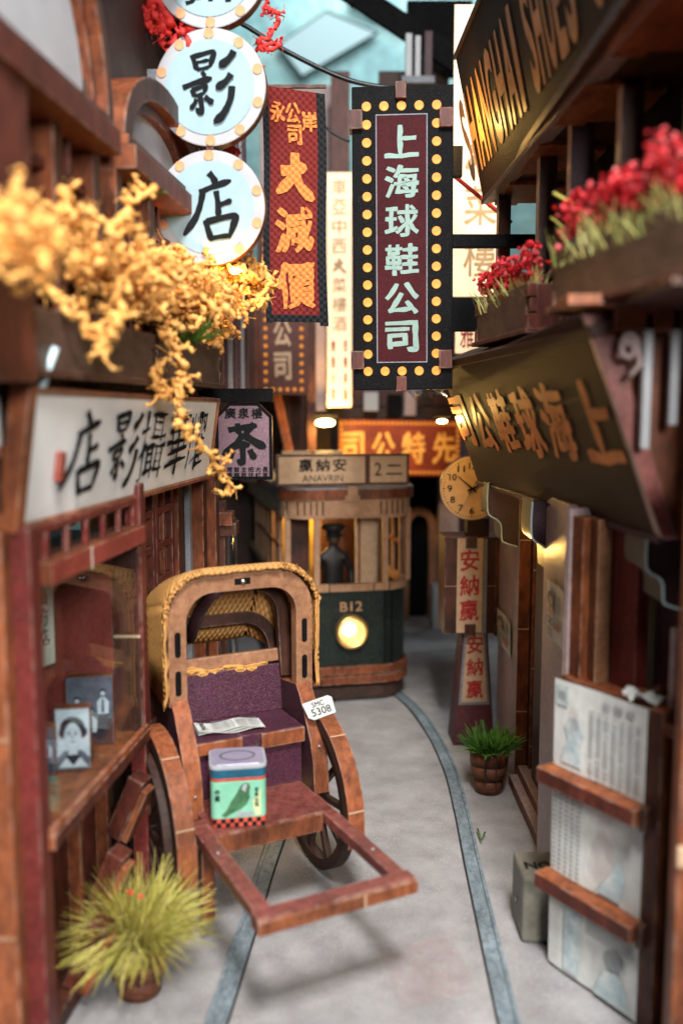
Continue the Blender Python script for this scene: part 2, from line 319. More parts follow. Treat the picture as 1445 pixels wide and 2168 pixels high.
def glyphs(s, bold=0.0, rough=0.0, serif=False):
    k = (s, bold, rough)
    if k in _tc: return _tc[k]
    if s in BR_ and rough: _tc[k] = brush_glyph(s); return _tc[k]
    cu = bpy.data.curves.new('t', 'FONT'); cu.body = s; cu.size = 1; cu.offset = 0; cu.resolution_u = 4; cu.fill_mode = 'FRONT'
    o = bpy.data.objects.new('t', cu); COL.objects.link(o); dg = bpy.context.evaluated_depsgraph_get()
    me = bpy.data.meshes.new_from_object(o.evaluated_get(dg)); bpy.data.objects.remove(o)
    bm = bmesh.new(); bm.from_mesh(me); bpy.data.meshes.remove(me)
    bmesh.ops.remove_doubles(bm, verts=bm.verts, dist=1e-5)
    if bold or rough:
        for _ in range(2):
            es = [e for e in bm.edges if e.is_boundary and e.calc_length() > .07]
            if es: bmesh.ops.subdivide_edges(bm, edges=es, cuts=1)
        bmesh.ops.triangulate(bm, faces=[f for f in bm.faces if len(f.verts) > 3])
        disp = {}
        for v in bm.verts:
            n = Vector((0, 0, 0))
            for e in v.link_edges:
                if e.is_boundary and e.link_faces:
                    f = e.link_faces[0]; c = f.calc_center_median(); d = (e.verts[1].co - e.verts[0].co).normalized()
                    q = Vector((d.y, -d.x, 0))
                    if q.dot(c - e.verts[0].co) > 0: q = -q
                    n += q
            if n.length > 1e-4:
                n.normalize(); a = bold + rough * noise.noise(v.co * 4.5 + Vector((ord(s[0]) % 97, 0, 0)))
                disp[v] = n * a
        for v, d in disp.items(): v.co += d
        if rough:
            for v in bm.verts:
                w = noise.noise_vector(v.co * 1.8 + Vector((ord(s[0]) % 31, 3, 0))); v.co.x += w.x * rough * 1.2; v.co.y += w.y * rough * 1.2 + rough * 1.4 * v.co.x
    vs = [v.co.copy() for v in bm.verts]; idx = {v: i for i, v in enumerate(bm.verts)}
    fs = [[idx[v] for v in f.verts] for f in bm.faces]; bm.free()
    if vs:
        x0 = min(v.x for v in vs); x1 = max(v.x for v in vs); y0 = min(v.y for v in vs); y1 = max(v.y for v in vs)
    else: x0 = x1 = y0 = y1 = 0
    _tc[k] = (vs, fs, x0, x1, y0, y1); return _tc[k]
def text(mb, s, F, cx, cy, w, h, bold=0, rough=0, t=.012, skew=0, keep=False):
    vs, fs, x0, x1, y0, y1 = glyphs(s, bold, rough)
    sx = w / max(x1 - x0, .01); sy = h / max(y1 - y0, .01)
    if keep: sx = sy = min(sx, sy)
    mx, my = (x0 + x1) / 2, (y0 + y1) / 2
    br = s in BR_ and rough
    mb.add([((v.x - mx) * sx + cx + skew * (v.y - my) * sy, (v.y - my) * sy + cy, t + (.00012 * i if br else 0)) for i, v in enumerate(vs)], fs, 0, F)
    return mb
def vtext(mb, chars, F, cx, y0, y1, w, fill=.86, **k):
    n = len(chars); st = (y1 - y0) / n
    for i, c in enumerate(chars): text(mb, c, F, cx, y1 - (i + .5) * st, w, st * fill, **k)
    return mb
def disc(mb, F, cx, cy, r, t=.01, n=20, mi=0):
    mb.add([(cx + r * math.cos(2 * math.pi * k / n), cy + r * math.sin(2 * math.pi * k / n), t) for k in range(n)], [list(range(n))], mi, F); return mb
def flat(mb, F, pts, t=.01, mi=0):
    mb.add([(p[0], p[1], t) for p in pts], [list(range(len(pts)))], mi, F); return mb
def rrect(x0, x1, y0, y1, r, n=6):
    out = []
    for cx, cy, a in ((x1 - r, y1 - r, 0), (x0 + r, y1 - r, 90), (x0 + r, y0 + r, 180), (x1 - r, y0 + r, 270)):
        for k in range(n + 1):
            q = math.radians(a + 90 * k / n); out.append((cx + r * math.cos(q), cy + r * math.sin(q)))
    return out

# ================================================================ SETTING
def build_ground():
    mb = MB(); nx, ny = 90, 140
    for j in range(ny + 1):
        for i in range(nx + 1):
            x = -9 + 18 * i / nx; y = 4 + 38 * j / ny
            mb.v.append(Vector((x, y, .02 * noise.noise(Vector((x * .8, y * .8, 0))) - .02)))
    for j in range(ny):
        for i in range(nx):
            a = j * (nx + 1) + i; mb.f.append((a, a + 1, a + nx + 2, a + nx + 1)); mb.m.append(0); mb.sm.append(True)
    tag(mb.build('street', M_['road'], fixn=False), kind='structure')
    big = MB(); big.box((-60, -40, -.6), (60, 100, -.25)); tag(big.build('ground', M_['dbrown']), kind='structure')
build_ground()
def ribbon(mb, pts, w0, w1, z0, z1, mi=0):
    n = len(pts); L = []; R = []
    for i, p in enumerate(pts):
        t = (pts[min(i + 1, n - 1)] - pts[max(i - 1, 0)]); t.z = 0; t.normalize(); s = Vector((t.y, -t.x, 0))
        L.append(p + s * w0); R.append(p + s * w1)
    vs = [(q.x, q.y, z0) for q in L] + [(q.x, q.y, z1) for q in L] + [(q.x, q.y, z1) for q in R] + [(q.x, q.y, z0) for q in R]
    fs = []
    for i in range(n - 1):
        for a in range(3): fs.append((a * n + i, a * n + i + 1, (a + 1) * n + i + 1, (a + 1) * n + i))
    mb.add(vs, fs, mi)
def smooth(pts, m=6):
    out = []
    for i in range(len(pts) - 1):
        p0 = pts[max(i - 1, 0)]; p1 = pts[i]; p2 = pts[i + 1]; p3 = pts[min(i + 2, len(pts) - 1)]
        for k in range(m):
            t = k / m; out.append(.5 * ((2 * p1) + (p2 - p0) * t + (2 * p0 - 5 * p1 + 4 * p2 - p3) * t * t + (3 * p1 - p0 - 3 * p2 + p3) * t ** 3))
    out.append(pts[-1]); return out
rr_ = smooth([G(800, 1440), G(868, 1495), G(912, 1555), G(948, 1630), G(972, 1720), G(997, 1840), G(1028, 1980), G(1070, 2168), G(1110, 2330)])
lr_ = smooth([G(700, 1475), G(668, 1560), G(632, 1660), G(575, 1810), G(530, 1950), G(472, 2130), G(405, 2330)])
for pts, lab in ((rr_, 'right'), (lr_, 'left')):
    t = thing('tram_rail', 'curved blue-grey tram rail passing the clock pillar and potted plant' if lab == 'right' else 'straight blue-grey tram rail running under the rickshaw', 'rail', pts[8], group='tram rails set in the street')
    mb = MB(); ribbon(mb, pts, -.125, .09, -.05, .03); mb.build('rail_bed', M_['railm'], t)
    mb = MB(); ribbon(mb, pts, .09, .15, -.05, .055) if lab == 'left' else ribbon(mb, pts, -.185, -.13, -.05, .055); mb.build('rail_head', M_['railm'], t)
    mb = MB(); ribbon(mb, pts, .09, .115, -.05, .012) if lab == 'right' else ribbon(mb, pts, -.15, -.125, -.05, .012); mb.build('groove', M_['groove'], t)
# teal backdrop and emissive shapes standing in for reflections in glass
wl = MB(); wl.fb(cf(0, 60), -40, 40, -2, 45, -.5, 0); tag(wl.build('teal_backdrop', M_['teal']), kind='structure')
def window(pts, label):  # emissive shape with dark border, stands in for a reflected window
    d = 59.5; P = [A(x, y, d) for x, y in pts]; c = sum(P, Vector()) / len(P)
    t = thing('window_glow', label, 'reflection', c, group='emissive stand-ins for reflections at the top')
    F = cf(0, d); mb = MB(); mb.poly([(p.x, p.z) for p in P], F, .2, 0, 0); mb.build('glow', M_['glow'], t)
    o = [c + (p - c) * 1.05 for p in P]; mb = MB(); mb.ring([(p.x, p.z) for p in o], [(p.x, p.z) for p in P], F, .25, 0, 0, t0=.05); mb.build('glow_border', M_['dark'], t)
window([(590, 95), (690, 25), (795, 70), (640, 160)], 'emissive stand-in for a slanted reflected window pane blurred far behind the two hanging signs')
for i, (a_, b_) in enumerate((((868, 1385), (990, 1372)), ((872, 1345), (940, 1312)))):
    p, q = G(*a_), G(*b_); ms = MB(); n_ = (q - p).normalized().cross(Vector((0, 0, 1))) * .02
    ms.add([p + n_ + Vector((0, 0, .004)), p - n_ + Vector((0, 0, .004)), q - n_ + Vector((0, 0, .004)), q + n_ + Vector((0, 0, .004))], [(0, 1, 2, 3)]); tag(ms.build('paving_joint', M_['groove']), kind='structure')
window([(735, 2), (850, 30), (838, 50), (742, 16)], 'thin emissive strip for a reflected window at the top, above the slanted pane')

# ================================================================ LEFT: photo studio
LD = .096
def Lx(d, off=0): return -4.36 + LD * d + off
def LF(off=0, d0=0): return fr((Lx(d0, off), d0, 0), (LD, 1, 0))      # u ~ distance along wall from d0
def build_studio():
    t = thing('photo_studio', 'red-brown photo shop with glazed display window, left foreground', 'shop', (-3.4, 10.2, 0))
    BX('corner_post', (-4.2, 9.45, 0), (-3.62, 9.75, 6.72), M_['edgeh'], t, bev=.03)
    BX('corner_post', (-4.0, 9.75, 0), (-3.42, 10.1, 6.72), M_['maroon'], t, bev=.02)
    BX('outer_post', (-4.9, 9.2, 0), (-4.3, 9.44, 12), M_['edge'], t)
    F = LF()
    k = math.sqrt(1 + LD * LD)
    def u(d): return d * k
    B('window_head', F, u(10.1), u(13.5), 6.02, 6.28, -.35, .10, M_['redp'], t, M_['edge'])
    B('window_sill', F, u(10.0), u(13.6), 2.88, 3.06, -1.5, .06, M_['mahog'], t, M_['edgeh'])
    B('sill_edge', F, u(10.0), u(13.55), 3.06, 3.15, -.02, .05, M_['edgeh'], t)
    B('transom_rail', F, u(10.1), u(13.5), 6.60, 6.70, -.12, -.03, M_['maroon'], t)
    for i in range(6):
        d = 10.25 + i * .62; B('transom_bar', F, u(d), u(d) + .10, 6.28, 6.60, -.10, -.03, M_['maroon'], t)
    B('transom_back', F, u(10.1), u(13.4), 6.28, 6.9, -1.0, -.95, M_['dark'], t)
    BX('far_post', (Lx(13.5) - .22, 13.5, 0), (Lx(13.5) + .02, 13.82, 6.9), M_['maroon'], t, bev=.02)
    g = MB().fb(F, u(10.1), u(13.5), 3.12, 6.02, -.06, -.03).build('glass_pane', M_['glass'], t)
    # display recess
    BX('display_far_wall', (-5.0, 13.48, 3.06), (Lx(13.5) - .44, 13.6, 6.1), M_['redp'], t)
    BX('display_far_wall', (Lx(13.5) - .43, 13.44, 3.06), (Lx(13.5) - .0, 13.5, 4.55), M_['brown'], t)
    BX('display_far_wall', (Lx(13.5) - .43, 13.44, 4.58), (Lx(13.5) - .0, 13.5, 6.1), M_['mahog'], t)
    B('display_back', F, u(9.9), u(13.5), 3.06, 6.2, -1.6, -1.5, M_['maroon'], t)
    B('display_ceiling', F, u(9.9), u(13.5), 6.1, 6.2, -1.5, -.36, M_['dbrown'], t)
    # lower wall and slanted corbels
    B('lower_wall', F, u(10.1), u(13.6), 0, 2.88, -1.1, -.62, M_['mahog'], t)
    for d in (10.8, 11.9, 12.95):
        B('wall_batten', F, u(d), u(d) + .12, 0, 2.88, -.62, -.42, M_['edge'], t)
    for d, z in ((13.05, 2.05), (12.1, 1.35), (11.35, .75)):
        M = Matrix.Translation((Lx(d, -.12), d, z)) @ Matrix.Rotation(math.radians(-14), 4, 'Z') @ Matrix.Rotation(math.radians(24), 4, 'Y')
        MB().box((-.13, -.16, -.52), (.13, .16, .52), M).build('corbel', M_['mahog'], t, bevel=.02)
        MB().box((.131, -.15, -.5), (.24, .12, .42), M).build('corbel_face', M_['edgeh'], t, bevel=.02)
    B('glue_joint', F, u(11.3), u(11.33), 6.0, 6.29, .10, .104, M_['paper'], t, bev=0)
    for z in (2.1, 4.4): BX('glue_joint', (-4.19, 9.442, z), (-3.63, 9.449, z + .05), M_['hoodwood'], t, bev=0)
    BX('glue_joint', (Lx(13.5) - .42, 13.432, 4.55), (Lx(13.5) - .01, 13.439, 4.59), M_['cream'], t, bev=0)
    B('plinth', F, u(10), u(13.6), 0, .25, -.62, -.3, M_['brown'], t)
    # upper fascia behind the sign
    B('fascia', F, u(9.6), u(17.8), 6.9, 8.1, -.5, -.25, M_['dbrown'], t)
build_studio()
def build_recess():
    t = thing('lattice_shopfront', 'recessed maroon lattice doors between the photo window and tea sign', 'shopfront', (-3.5, 15.5, 0))
    F = LF(-.62); k = math.sqrt(1 + LD * LD)
    def u(d): return d * k
    B('back_panel', F, u(13.8), u(20.5), 0, 6.9, -.4, -.3, M_['dbrown'], t)
    for (a, b) in ((15.15, 16.2), (16.25, 17.4)):
        B('door_stile', F, u(a), u(a) + .14, 0, 6.85, -.1, .05, M_['maroon'], t, M_['mahog']); B('door_stile', F, u(b) - .14, u(b), 0, 6.85, -.1, .05, M_['maroon'], t, M_['mahog'])
        m = (u(a) + u(b)) / 2
        for z in (.1, 2.3, 3.5, 4.15, 4.8, 5.45, 6.1, 6.72): B('door_rail', F, u(a) + .14, u(b) - .14, z, z + .13, -.08, .04, M_['maroon'], t, M_['edge'])
        B('muntin', F, m - .05, m + .05, 2.4, 6.85, -.07, .03, M_['maroon'], t, M_['edge'])
        B('door_panel', F, u(a) + .14, u(b) - .14, .2, 2.3, -.06, -.02, M_['mahog'], t)
    for d, w, z, o, m in ((17.45, .3, 6.9, .12, 'brown'), (17.8, .18, 6.9, .10, 'dbrown'), (18.05, .2, 6.9, .18, 'grey'), (18.3, .3, 8.3, .40, 'brown'), (18.65, .3, 8.4, .58, 'brown'), (19.1, .3, 8.4, .5, 'dbrown')):
        B('pilaster', F, u(d), u(d) + w, 0, z, -.2, o, M_[m], t, M_['edge' if m == 'brown' else m])
build_recess()
# stepped bracket and glass tube beyond the tea sign
t = thing('stepped_bracket', 'small stepped wooden bracket on a post below the tea sign', 'bracket', A(480, 1120, 19.2))
BX('bracket_block', A(455, 1085, 19.0), A(497, 1108, 19.5), M_['edge'], t, bev=.02)
BX('bracket_block', A(452, 1108, 19.1), A(506, 1128, 19.7), M_['brown'], t, bev=.02)
BX('bracket_block', A(455, 1062, 19.05), A(480, 1085, 19.4), M_['mahog'], t, bev=.02)
BX('post', (A(452, 1128, 19.2).x, 19.2, 0), (A(476, 1128, 19.2).x, 19.5, A(0, 1128, 19.2).z), M_['brown'], t, bev=.02)
t = thing('clear_tube', 'clear plastic tube standing behind the stepped bracket post', 'tube', (A(488, 1180, 20).x, 20.2, 0))
MB().tube([(A(490, 1180, 20.2).x, 20.2, 0), (A(490, 1180, 20.2).x, 20.2, 5.6)], .13, 16).build('tube', M_['film'], t)

# white sign
def build_white_sign():
    t = thing('shop_sign', 'long white signboard with five black brush characters above the photo window', 'sign', (-3.5, 10, 6.74))
    Bn = G(48, 1112, 6.74); Bf = G(442, 1006, 6.73); Tn = A(84, 832, Bn.y + .12); Tf = A(462, 866, Bf.y + .1); Tn.z = max(Tn.z, 8.1); Tf = Vector((-2.42, 17.8, 8.08))
    X = (Bf - Bn); Y = (Tf - Bf) + (Tn - Bn); F = fr(Bn, X, Y); L = X.length; H = (Tn - Bn).dot(Vector((F[0][1], F[1][1], F[2][1])))
    MB().poly([(0, 0), (L, 0), (L, H), (0, H)], F, .16, 0, 1, t0=-.015).build('sign_board', [M_['white'], M_['edgeh']], t, bevel=.015)
    for a, b, c, d in ((-.02, L + .02, -.07, 0), (-.02, L + .02, H, H + .06), (-.2, -.01, -.07, H + .08), (L, L + .06, -.06, H + .05)):
        B('frame_strip', F, a, b, c, d, -.2, .03, M_['edgeh'], t)
    m = MB()
    # characters, wider near the viewer
    for c, px, py, w in (('店', 168, 965, 96), ('影', 255, 955, 78), ('攝', 322, 935, 66), ('華', 376, 925, 56), ('耀', 415, 930, 42)):
        u0 = uv(F, px - w / 2, py)[0]; u1 = uv(F, px + w / 2, py)[0]
        text(m, c, F, (u0 + u1) / 2, H * .5, (u1 - u0) * .80, H * .74, bold=-.006, rough=.05, skew=.13)
    m.build('lettering', M_['ink'], t)
    bu = uv(F, 118, 960)[0]; B('batten', F, bu, bu + .17, H * .30, H * .54, .0, .07, M_['redp'], t)
    BX('return_board', (-4.9, Bn.y - .3, 7.62), (Bn.x - .12, Bn.y - .18, 8.16), M_['white'], t)
    BX('return_cap', (-4.9, Bn.y - .33, 7.5), (Bn.x - .1, Bn.y - .15, 7.62), M_['edgeh'], t)
build_white_sign()

# display window contents
def poster_scroll():
    P = A(82, 1355, 12.9); t = thing('paper_scroll', 'cream paper scroll poster with two columns of characters inside the shop window', 'poster', (P.x, 12.9, 4.0))
    F = fr((P.x - .25, 12.8, 3.95), (1, .12, 0)); MB().poly([(-.1, .15), (.50, .38), (.50, 1.9), (-.1, 1.95)], F, .03, 0, 0).build('sheet', M_['paper'], t)
    m = MB(); vtext(m, '華攝影店', F, .36, .62, 1.8, .15, bold=.03, rough=.03); vtext(m, '照相放大快照沖洗', F, .17, .6, 1.7, .07, bold=.02); m.build('lettering', M_['photo_d'], t)
    m = MB(); random.seed(3)
    for i in range(7): m.tube([F @ Vector((-.08 + .02 * i, .2 + .02 * i, .008)), F @ Vector((-.02 + .03 * i, .45 + random.uniform(-.05, .1), .01))], .008, 4)
    m.build('ink_drawing', M_['photo_m'], t)
poster_scroll()
def photo_block(px, d, w, h, label, who):
    x = (px - 722.5) / FPX * d * 1.0; t = thing('photo_block', label, 'framed photo', (x, d, 3.06), group='photo blocks in the shop window')
    F = fr((x - w / 2, d, 3.065), (1, .18, 0))
    MB().poly([(0, 0), (w, 0), (w, h), (0, h)], F, .22, 0, 1).build('block', [M_['edge'], M_['edgeh']], t, bevel=.01)
    MB().poly([(.012, .012), (w - .012, .012), (w - .012, h - .012), (.012, h - .012)], F, .01, 0, 0, t0=.012).build('print', M_['photo_w' if who == 1 else 'photo_m'], t)
    dk, wh, md = MB(), MB(), MB()
    if who == 1:
        flat(md, F, [(.0 + w * .03, .02), (w * .97, .02), (w * .97, h * .2), (w * .75, h * .33), (w * .25, h * .33), (w * .03, h * .2)], .026)
        disc(dk, F, w * .5, h * .68, w * .36, .028, 24); disc(dk, F, w * .28, h * .62, w * .17, .029, 16); disc(dk, F, w * .75, h * .62, w * .17, .029, 16)
        flat(dk, F, [(w * .36, h * .3), (w * .64, h * .3), (w * .8, h * .16), (w * .5, h * .1), (w * .2, h * .16)], .029)
        face = [(w * .5 + w * .24 * math.cos(a) * (1 - .12 * math.sin(a)), h * .58 + h * .2 * math.sin(a)) for a in [k * math.pi / 12 for k in range(24)]]
        flat(wh, F, face, .033); flat(wh, F, [(w * .42, h * .42), (w * .58, h * .42), (w * .64, h * .26), (w * .36, h * .26)], .031)
        flat(wh, F, [(w * .08, .05), (w * .3, h * .22), (w * .5, h * .08), (w * .7, h * .22), (w * .92, .05)], .031)
        for a, b, r in ((.41, .6, .035), (.59, .6, .035)): flat(dk, F, [(w * a + w * .05 * math.cos(q), h * b + h * .015 * math.sin(q)) for q in [k * math.pi / 5 for k in range(10)]], .037)
        flat(dk, F, [(w * .42, h * .49), (w * .5, h * .475), (w * .58, h * .49), (w * .5, h * .455)], .037); flat(md, F, [(w * .49, h * .57), (w * .51, h * .57), (w * .525, h * .525), (w * .475, h * .525)], .036)
        flat(dk, F, [(w * .34, h * .635), (w * .46, h * .65), (w * .46, h * .642), (w * .34, h * .625)], .037); flat(dk, F, [(w * .54, h * .65), (w * .66, h * .635), (w * .66, h * .625), (w * .54, h * .642)], .037)
    else:
        flat(dk, F, [(.02, .02), (w - .02, .02), (w - .02, h * .4), (.02, h * .35)], .026)
        for cx, cy, s in ((.24, .66, 1), (.52, .5, .95), (.78, .76, 1)):
            disc(dk, F, w * cx, h * (cy + .015), w * .075 * s, .028, 14); disc(wh, F, w * cx, h * (cy - .005), w * .05 * s, .032, 14)
            flat(wh, F, [(w * (cx - .04), h * (cy - .06)), (w * (cx + .04), h * (cy - .06)), (w * (cx + .13), h * (cy - .13)), (w * (cx + .11), h * (cy - .3)), (w * (cx - .11), h * (cy - .3)), (w * (cx - .13), h * (cy - .13))], .031)
            flat(dk, F, [(w * (cx - .1), h * (cy - .3)), (w * (cx + .1), h * (cy - .3)), (w * (cx + .09), h * .04), (w * (cx - .09), h * .04)], .033)
            flat(md, F, [(w * (cx - .02), h * (cy - .08)), (w * (cx + .02), h * (cy - .08)), (w * (cx + .03), h * (cy - .28)), (w * (cx - .04), h * (cy - .28))], .034)
    for m, n, k in ((dk, 'dark_tones', 'photo_d'), (wh, 'light_tones', 'photo_w'), (md, 'mid_tones', 'photo_m')):
        if m.f: m.build(n, M_[k], t)
photo_block(172, 12.8, .68, 1.05, 'black and white photo of three standing people, behind the portrait block', 3)
photo_block(133, 11.9, .47, .88, 'black and white portrait photo of a smiling dark-haired woman', 1)
photo_block(62, 11.5, .35, .75, 'darker wooden photo block at the left edge of the display window', 3)

# ---------------------------------------------------------------- left upper house
def build_left_upper():
    t = thing('balcony_house', 'upper storey with arched white windows above the photo shop', 'building', (-3.9, 10, 8.1))
    k = math.sqrt(1 + LD * LD)
    F = LF(-.25)
    def u(d): return d * k
    B('brick_backing', F, u(9), u(18.2), 8.1, 9.4, -.3, -.03, M_['mortar'], t, bev=0)
    bm = MB().fb(Matrix.Identity(4), -.135, .135, -.042, .042, -.03, .03).build('brick', M_['brick'], t, local=True); me = bm.data
    inv = rootm(t).inverted(); first = True
    for r in range(7):
        for c in range(31):
            uu = u(9.2) + c * .29 + (.145 if r % 2 else 0); M = inv @ F @ Matrix.Translation((uu, 8.18 + r * .1, random.uniform(-.012, .012)))
            if first: bm.matrix_local = M; first = False
            else:
                o = bpy.data.objects.new('brick', me); COL.objects.link(o); o.parent = t; o.matrix_local = M
    for (a, b, off) in ((8.2, 12.15, .0), (12.75, 17.4, .0)):
        FF = LF(off)
        B('ledge', FF, u(a), u(b), 11.3, 11.62, -.7, .34, M_['mahog'], t, M_['edge'])
        B('ledge_lip', FF, u(a), u(b) + .03, 11.62, 11.76, -.7, .24, M_['brown'], t, M_['edgeh'])
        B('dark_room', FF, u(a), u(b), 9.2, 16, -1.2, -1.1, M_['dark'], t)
        n = 3
        for i in range(n + 1):
            d = a + (b - .25 - a) * i / n
            B('window_post', FF, u(d), u(d) + .26, 9.15, 11.3, -.35, .05, M_['brown'], t, M_['edge'])
            if i < n:
                w = (b - .25 - a) / n
                B('transom', FF, u(d) + .26, u(d + w), 10.75, 10.87, -.2, -.05, M_['mahog'], t)
                B('casement_bar', FF, u(d + w / 2) + .1, u(d + w / 2) + .18, 9.15, 11.3, -.2, -.06, M_['mahog'], t)
        # arched window above the ledge
        fw, mw_ = (.20, .30) if a < 10 else (.34, .52); ca = (u(a) + u(b)) / 2 + (.22 if a < 10 else 0); R = (u(b) - u(a)) / 2 + (.12 if a < 10 else -.15)
        ang = [math.pi * q / 20 for q in range(21)]
        hgt = 1.15 if a < 10 else .62
        out = [(ca + R * math.cos(q), 11.76 + R * hgt * math.sin(q)) for q in ang]; inn = [(ca + (R - fw) * math.cos(q), 11.76 + (R * hgt - fw) * math.sin(q)) for q in ang]
        in2 = [(ca + (R - mw_) * math.cos(q), 11.76 + (R * hgt - mw_) * math.sin(q)) for q in ang]
        MB().ring(out, inn, FF, .5, 0, 1, t0=.14, closed=False).build('arch_frame', [M_['brown'], M_['edge']], t, bevel=.015)
        MB().ring(inn, in2, FF, .3, 0, 1, t0=-.02, closed=False).build('arch_moulding', [M_['mahog'], M_['edge']], t, bevel=.01)
        MB().poly(in2, FF, .05, 0, 0, t0=-.15).build('arch_panel', M_['palering'], t)
        B('side_pier', FF, u(b) - .02, u(b) + .3, 9.2, 15.6, -.6, -.1, M_['brown'], t, M_['dbrown'])
        B('cornice', FF, u(a), u(b) + .2, 15.3, 15.7, -.8, .5, M_['mahog'], t, M_['edge'])
        B('spandrel', FF, u(a), u(b), 11.7, 15.4, -.8, -.4, M_['dbrown'], t)
    B('near_pier', LF(.1), u(8.4), u(9.5), 8.3, 11.3, -.4, .18, M_['mahog'], t, M_['edge'])
    # far dark shop front beyond
    B('louvre_wall', LF(.1), u(17.6), u(23), 8.4, 15.6, -.6, -.3, M_['dbrown'], t)
    for i in range(11): B('louvre', LF(.1), u(17.8 + i * .45), u(17.8 + i * .45) + .12, 8.5, 14.5, -.3, -.18, M_['grey' if i % 3 == 0 else 'dpurple'], t)
build_left_upper()

# flower boxes
def fbox(name, label, P0, P1, z0, z1, wid, inward, group, m1, m2):
    """box with long face from P0 (left end as seen from the street) to P1; wid goes back from the street"""
    X = Vector((P1[0] - P0[0], P1[1] - P0[1], 0)); F = fr((P0[0], P0[1], z0), X); L = X.length; H = z1 - z0
    t = thing(name, label, 'planter', (P0[0], P0[1], z0), group=group)
    n = 2
    B('front_board', F, .12, L - .12, 0, H, -.12, 0, m1, t, m2); B('back_board', F, 0, L, 0, H, -wid, -wid + .12, m1, t, m2)
    B('end_board', F, 0, .12, 0, H * .98, -wid + .12, -.12, m2, t); B('end_board', F, L - .12, L, 0, H * .98, -wid + .12, -.12, m2, t)
    for e in (0, L - .12):
        for j in range(3):
            B('finger_joint', F, e - .012, e + .132, j * H / 3 + .01, (j + 1) * H / 3 - .01, -.125, .02 if j % 2 == 0 else -.02, m1 if j % 2 else m2, t, m2)
    B('soil', F, .12, L - .12, H * .5, H * .7, -wid + .12, -.12, M_['green'], t, bev=0)
    B('base_board', F, -.06, L + .06, -.08, 0, -wid, .06, m2, t)
    return F, L, H
F1 = fbox('flower_box', 'near wooden flower box over the white sign, filled with yellow yarn blossom', (-3.30, 9.7), (-2.76, 13.4), 8.45, 9.12, .8, 0, 'flower boxes on the left balcony', M_['boxw'], M_['brown'])
F2 = fbox('flower_box', 'second wooden flower box on the left wall, above the tea sign', (-2.72, 13.6), (-2.27, 17.1), 8.5, 9.15, .8, 0, 'flower boxes on the left balcony', M_['boxw'], M_['brown'])
B('none', Matrix.Identity(4), 0, 0, 0, 0, 0, 0, M_['dark'], None) if False else None

def crumb(mb, c, r, n=6, mi=0):
    for _ in range(n):
        a = Vector((random.gauss(0, 1), random.gauss(0, 1), random.gauss(0, 1))).normalized(); b = a.cross(Vector((random.random(), random.random(), random.random() + .1))).normalized(); k = a.cross(b)
        p = Vector(c) + k * r * random.uniform(.1, .7); s1, s2 = r * random.uniform(.5, 1), r * random.uniform(.35, .8)
        mb.add([p - a * s1, p + b * s2 + k * r * .3, p + a * s1 * .9 + k * r * .2, p - b * s2 * .8], [(0, 1, 2, 3)], mi)
def yarn(mb, p, n, step, r, drift=(0, 0, 0), wob=1.0):
    p = Vector(p); n = int(n * 1.7); step *= .62; v = Vector((random.uniform(-1, 1), random.uniform(-1, 1), random.uniform(-.6, 1))).normalized(); pts = [p.copy()]; rs = [r * .5]
    for i in range(n):
        v = (v + Vector((random.gauss(0, .7), random.gauss(0, .7), random.gauss(0, .7))) * wob + Vector(drift)).normalized()
        p = p + v * step; pts.append(p.copy()); rs.append(r * random.choice((.45, .6, .8, 1.1, 1.35)))
        if random.random() < .5: mb.tube([p, p + Vector((random.gauss(0, .07), random.gauss(0, .07), random.gauss(0, .07)))], .006, 3, cap=False)
    mb.tube(pts, rs, 6); return pts
def vine(mb, way, r, knot=.9):
    """a curly strand that follows way points"""
    pts = smooth([Vector(p) for p in way], 8); out = []; rs = []
    ph = random.uniform(0, 6)
    for i, p in enumerate(pts):
        a = i * 1.15 + ph; out.append(p + Vector((math.cos(a), math.sin(a) * .7, math.sin(a * 1.3))) * r * knot); rs.append(r * random.uniform(.55, 1.25))
    mb.tube(out, rs, 7)
    for i in range(0, len(out), 2): yarn(mb, out[i], random.randint(3, 6), r * 1.1, r * .55)
def yellow_plant(label, clumps, vines, loc):
    t = thing('yellow_blossom', label, 'plant', loc, group='yellow blossom in the left flower boxes')
    mb = MB()
    for (c, sx, sy, sz, n) in clumps:
        for i in range(n):
            p = Vector((c[0] + random.gauss(0, sx), c[1] + random.gauss(0, sy), c[2] + random.gauss(0, sz)))
            yarn(mb, p, random.randint(4, 9), .085, .040, wob=1.3)
            for _ in range(1): crumb(mb, p + Vector((random.gauss(0, .09), random.gauss(0, .09), random.gauss(0, .08))), random.uniform(.04, .08), 6)
    tag(mb.build('blossom', M_['yellfl'], t, fixn=False), kind='stuff')
    for w in vines:
        m = MB(); vine(m, [A(*q) for q in w], .055); m.build('trailing_strand', M_['yellfl'], t, fixn=False)
    return t
random.seed(11)
t = yellow_plant('blurred yellow yarn blossom spilling from the near left flower box',
    [(A(90, 490, 11), .3, .4, .2, 80), (A(165, 560, 11.5), .42, .5, .2, 140), (A(250, 590, 12.3), .38, .4, .2, 130), (A(60, 440, 11), .1, .2, .25, 26), (A(25, 495, 8.2), .10, .1, .06, 34), (A(75, 530, 8.2), .12, .1, .08, 34)],
    [[(40, 520, 10.8), (10, 490, 10.8), (30, 560, 10.6), (90, 600, 10.5), (140, 650, 10.4), (200, 700, 10.5), (225, 740, 10.6)],
     [(240, 600, 10.8), (255, 660, 10.6), (240, 700, 10.5), (205, 745, 10.5)],
     [(100, 520, 11), (60, 430, 11), (40, 400, 11)], [(230, 560, 12), (262, 470, 12), (285, 420, 12), (325, 405, 12.2)], [(180, 540, 12), (120, 430, 11), (85, 380, 11)]], (-3.2, 11.5, 9.1))
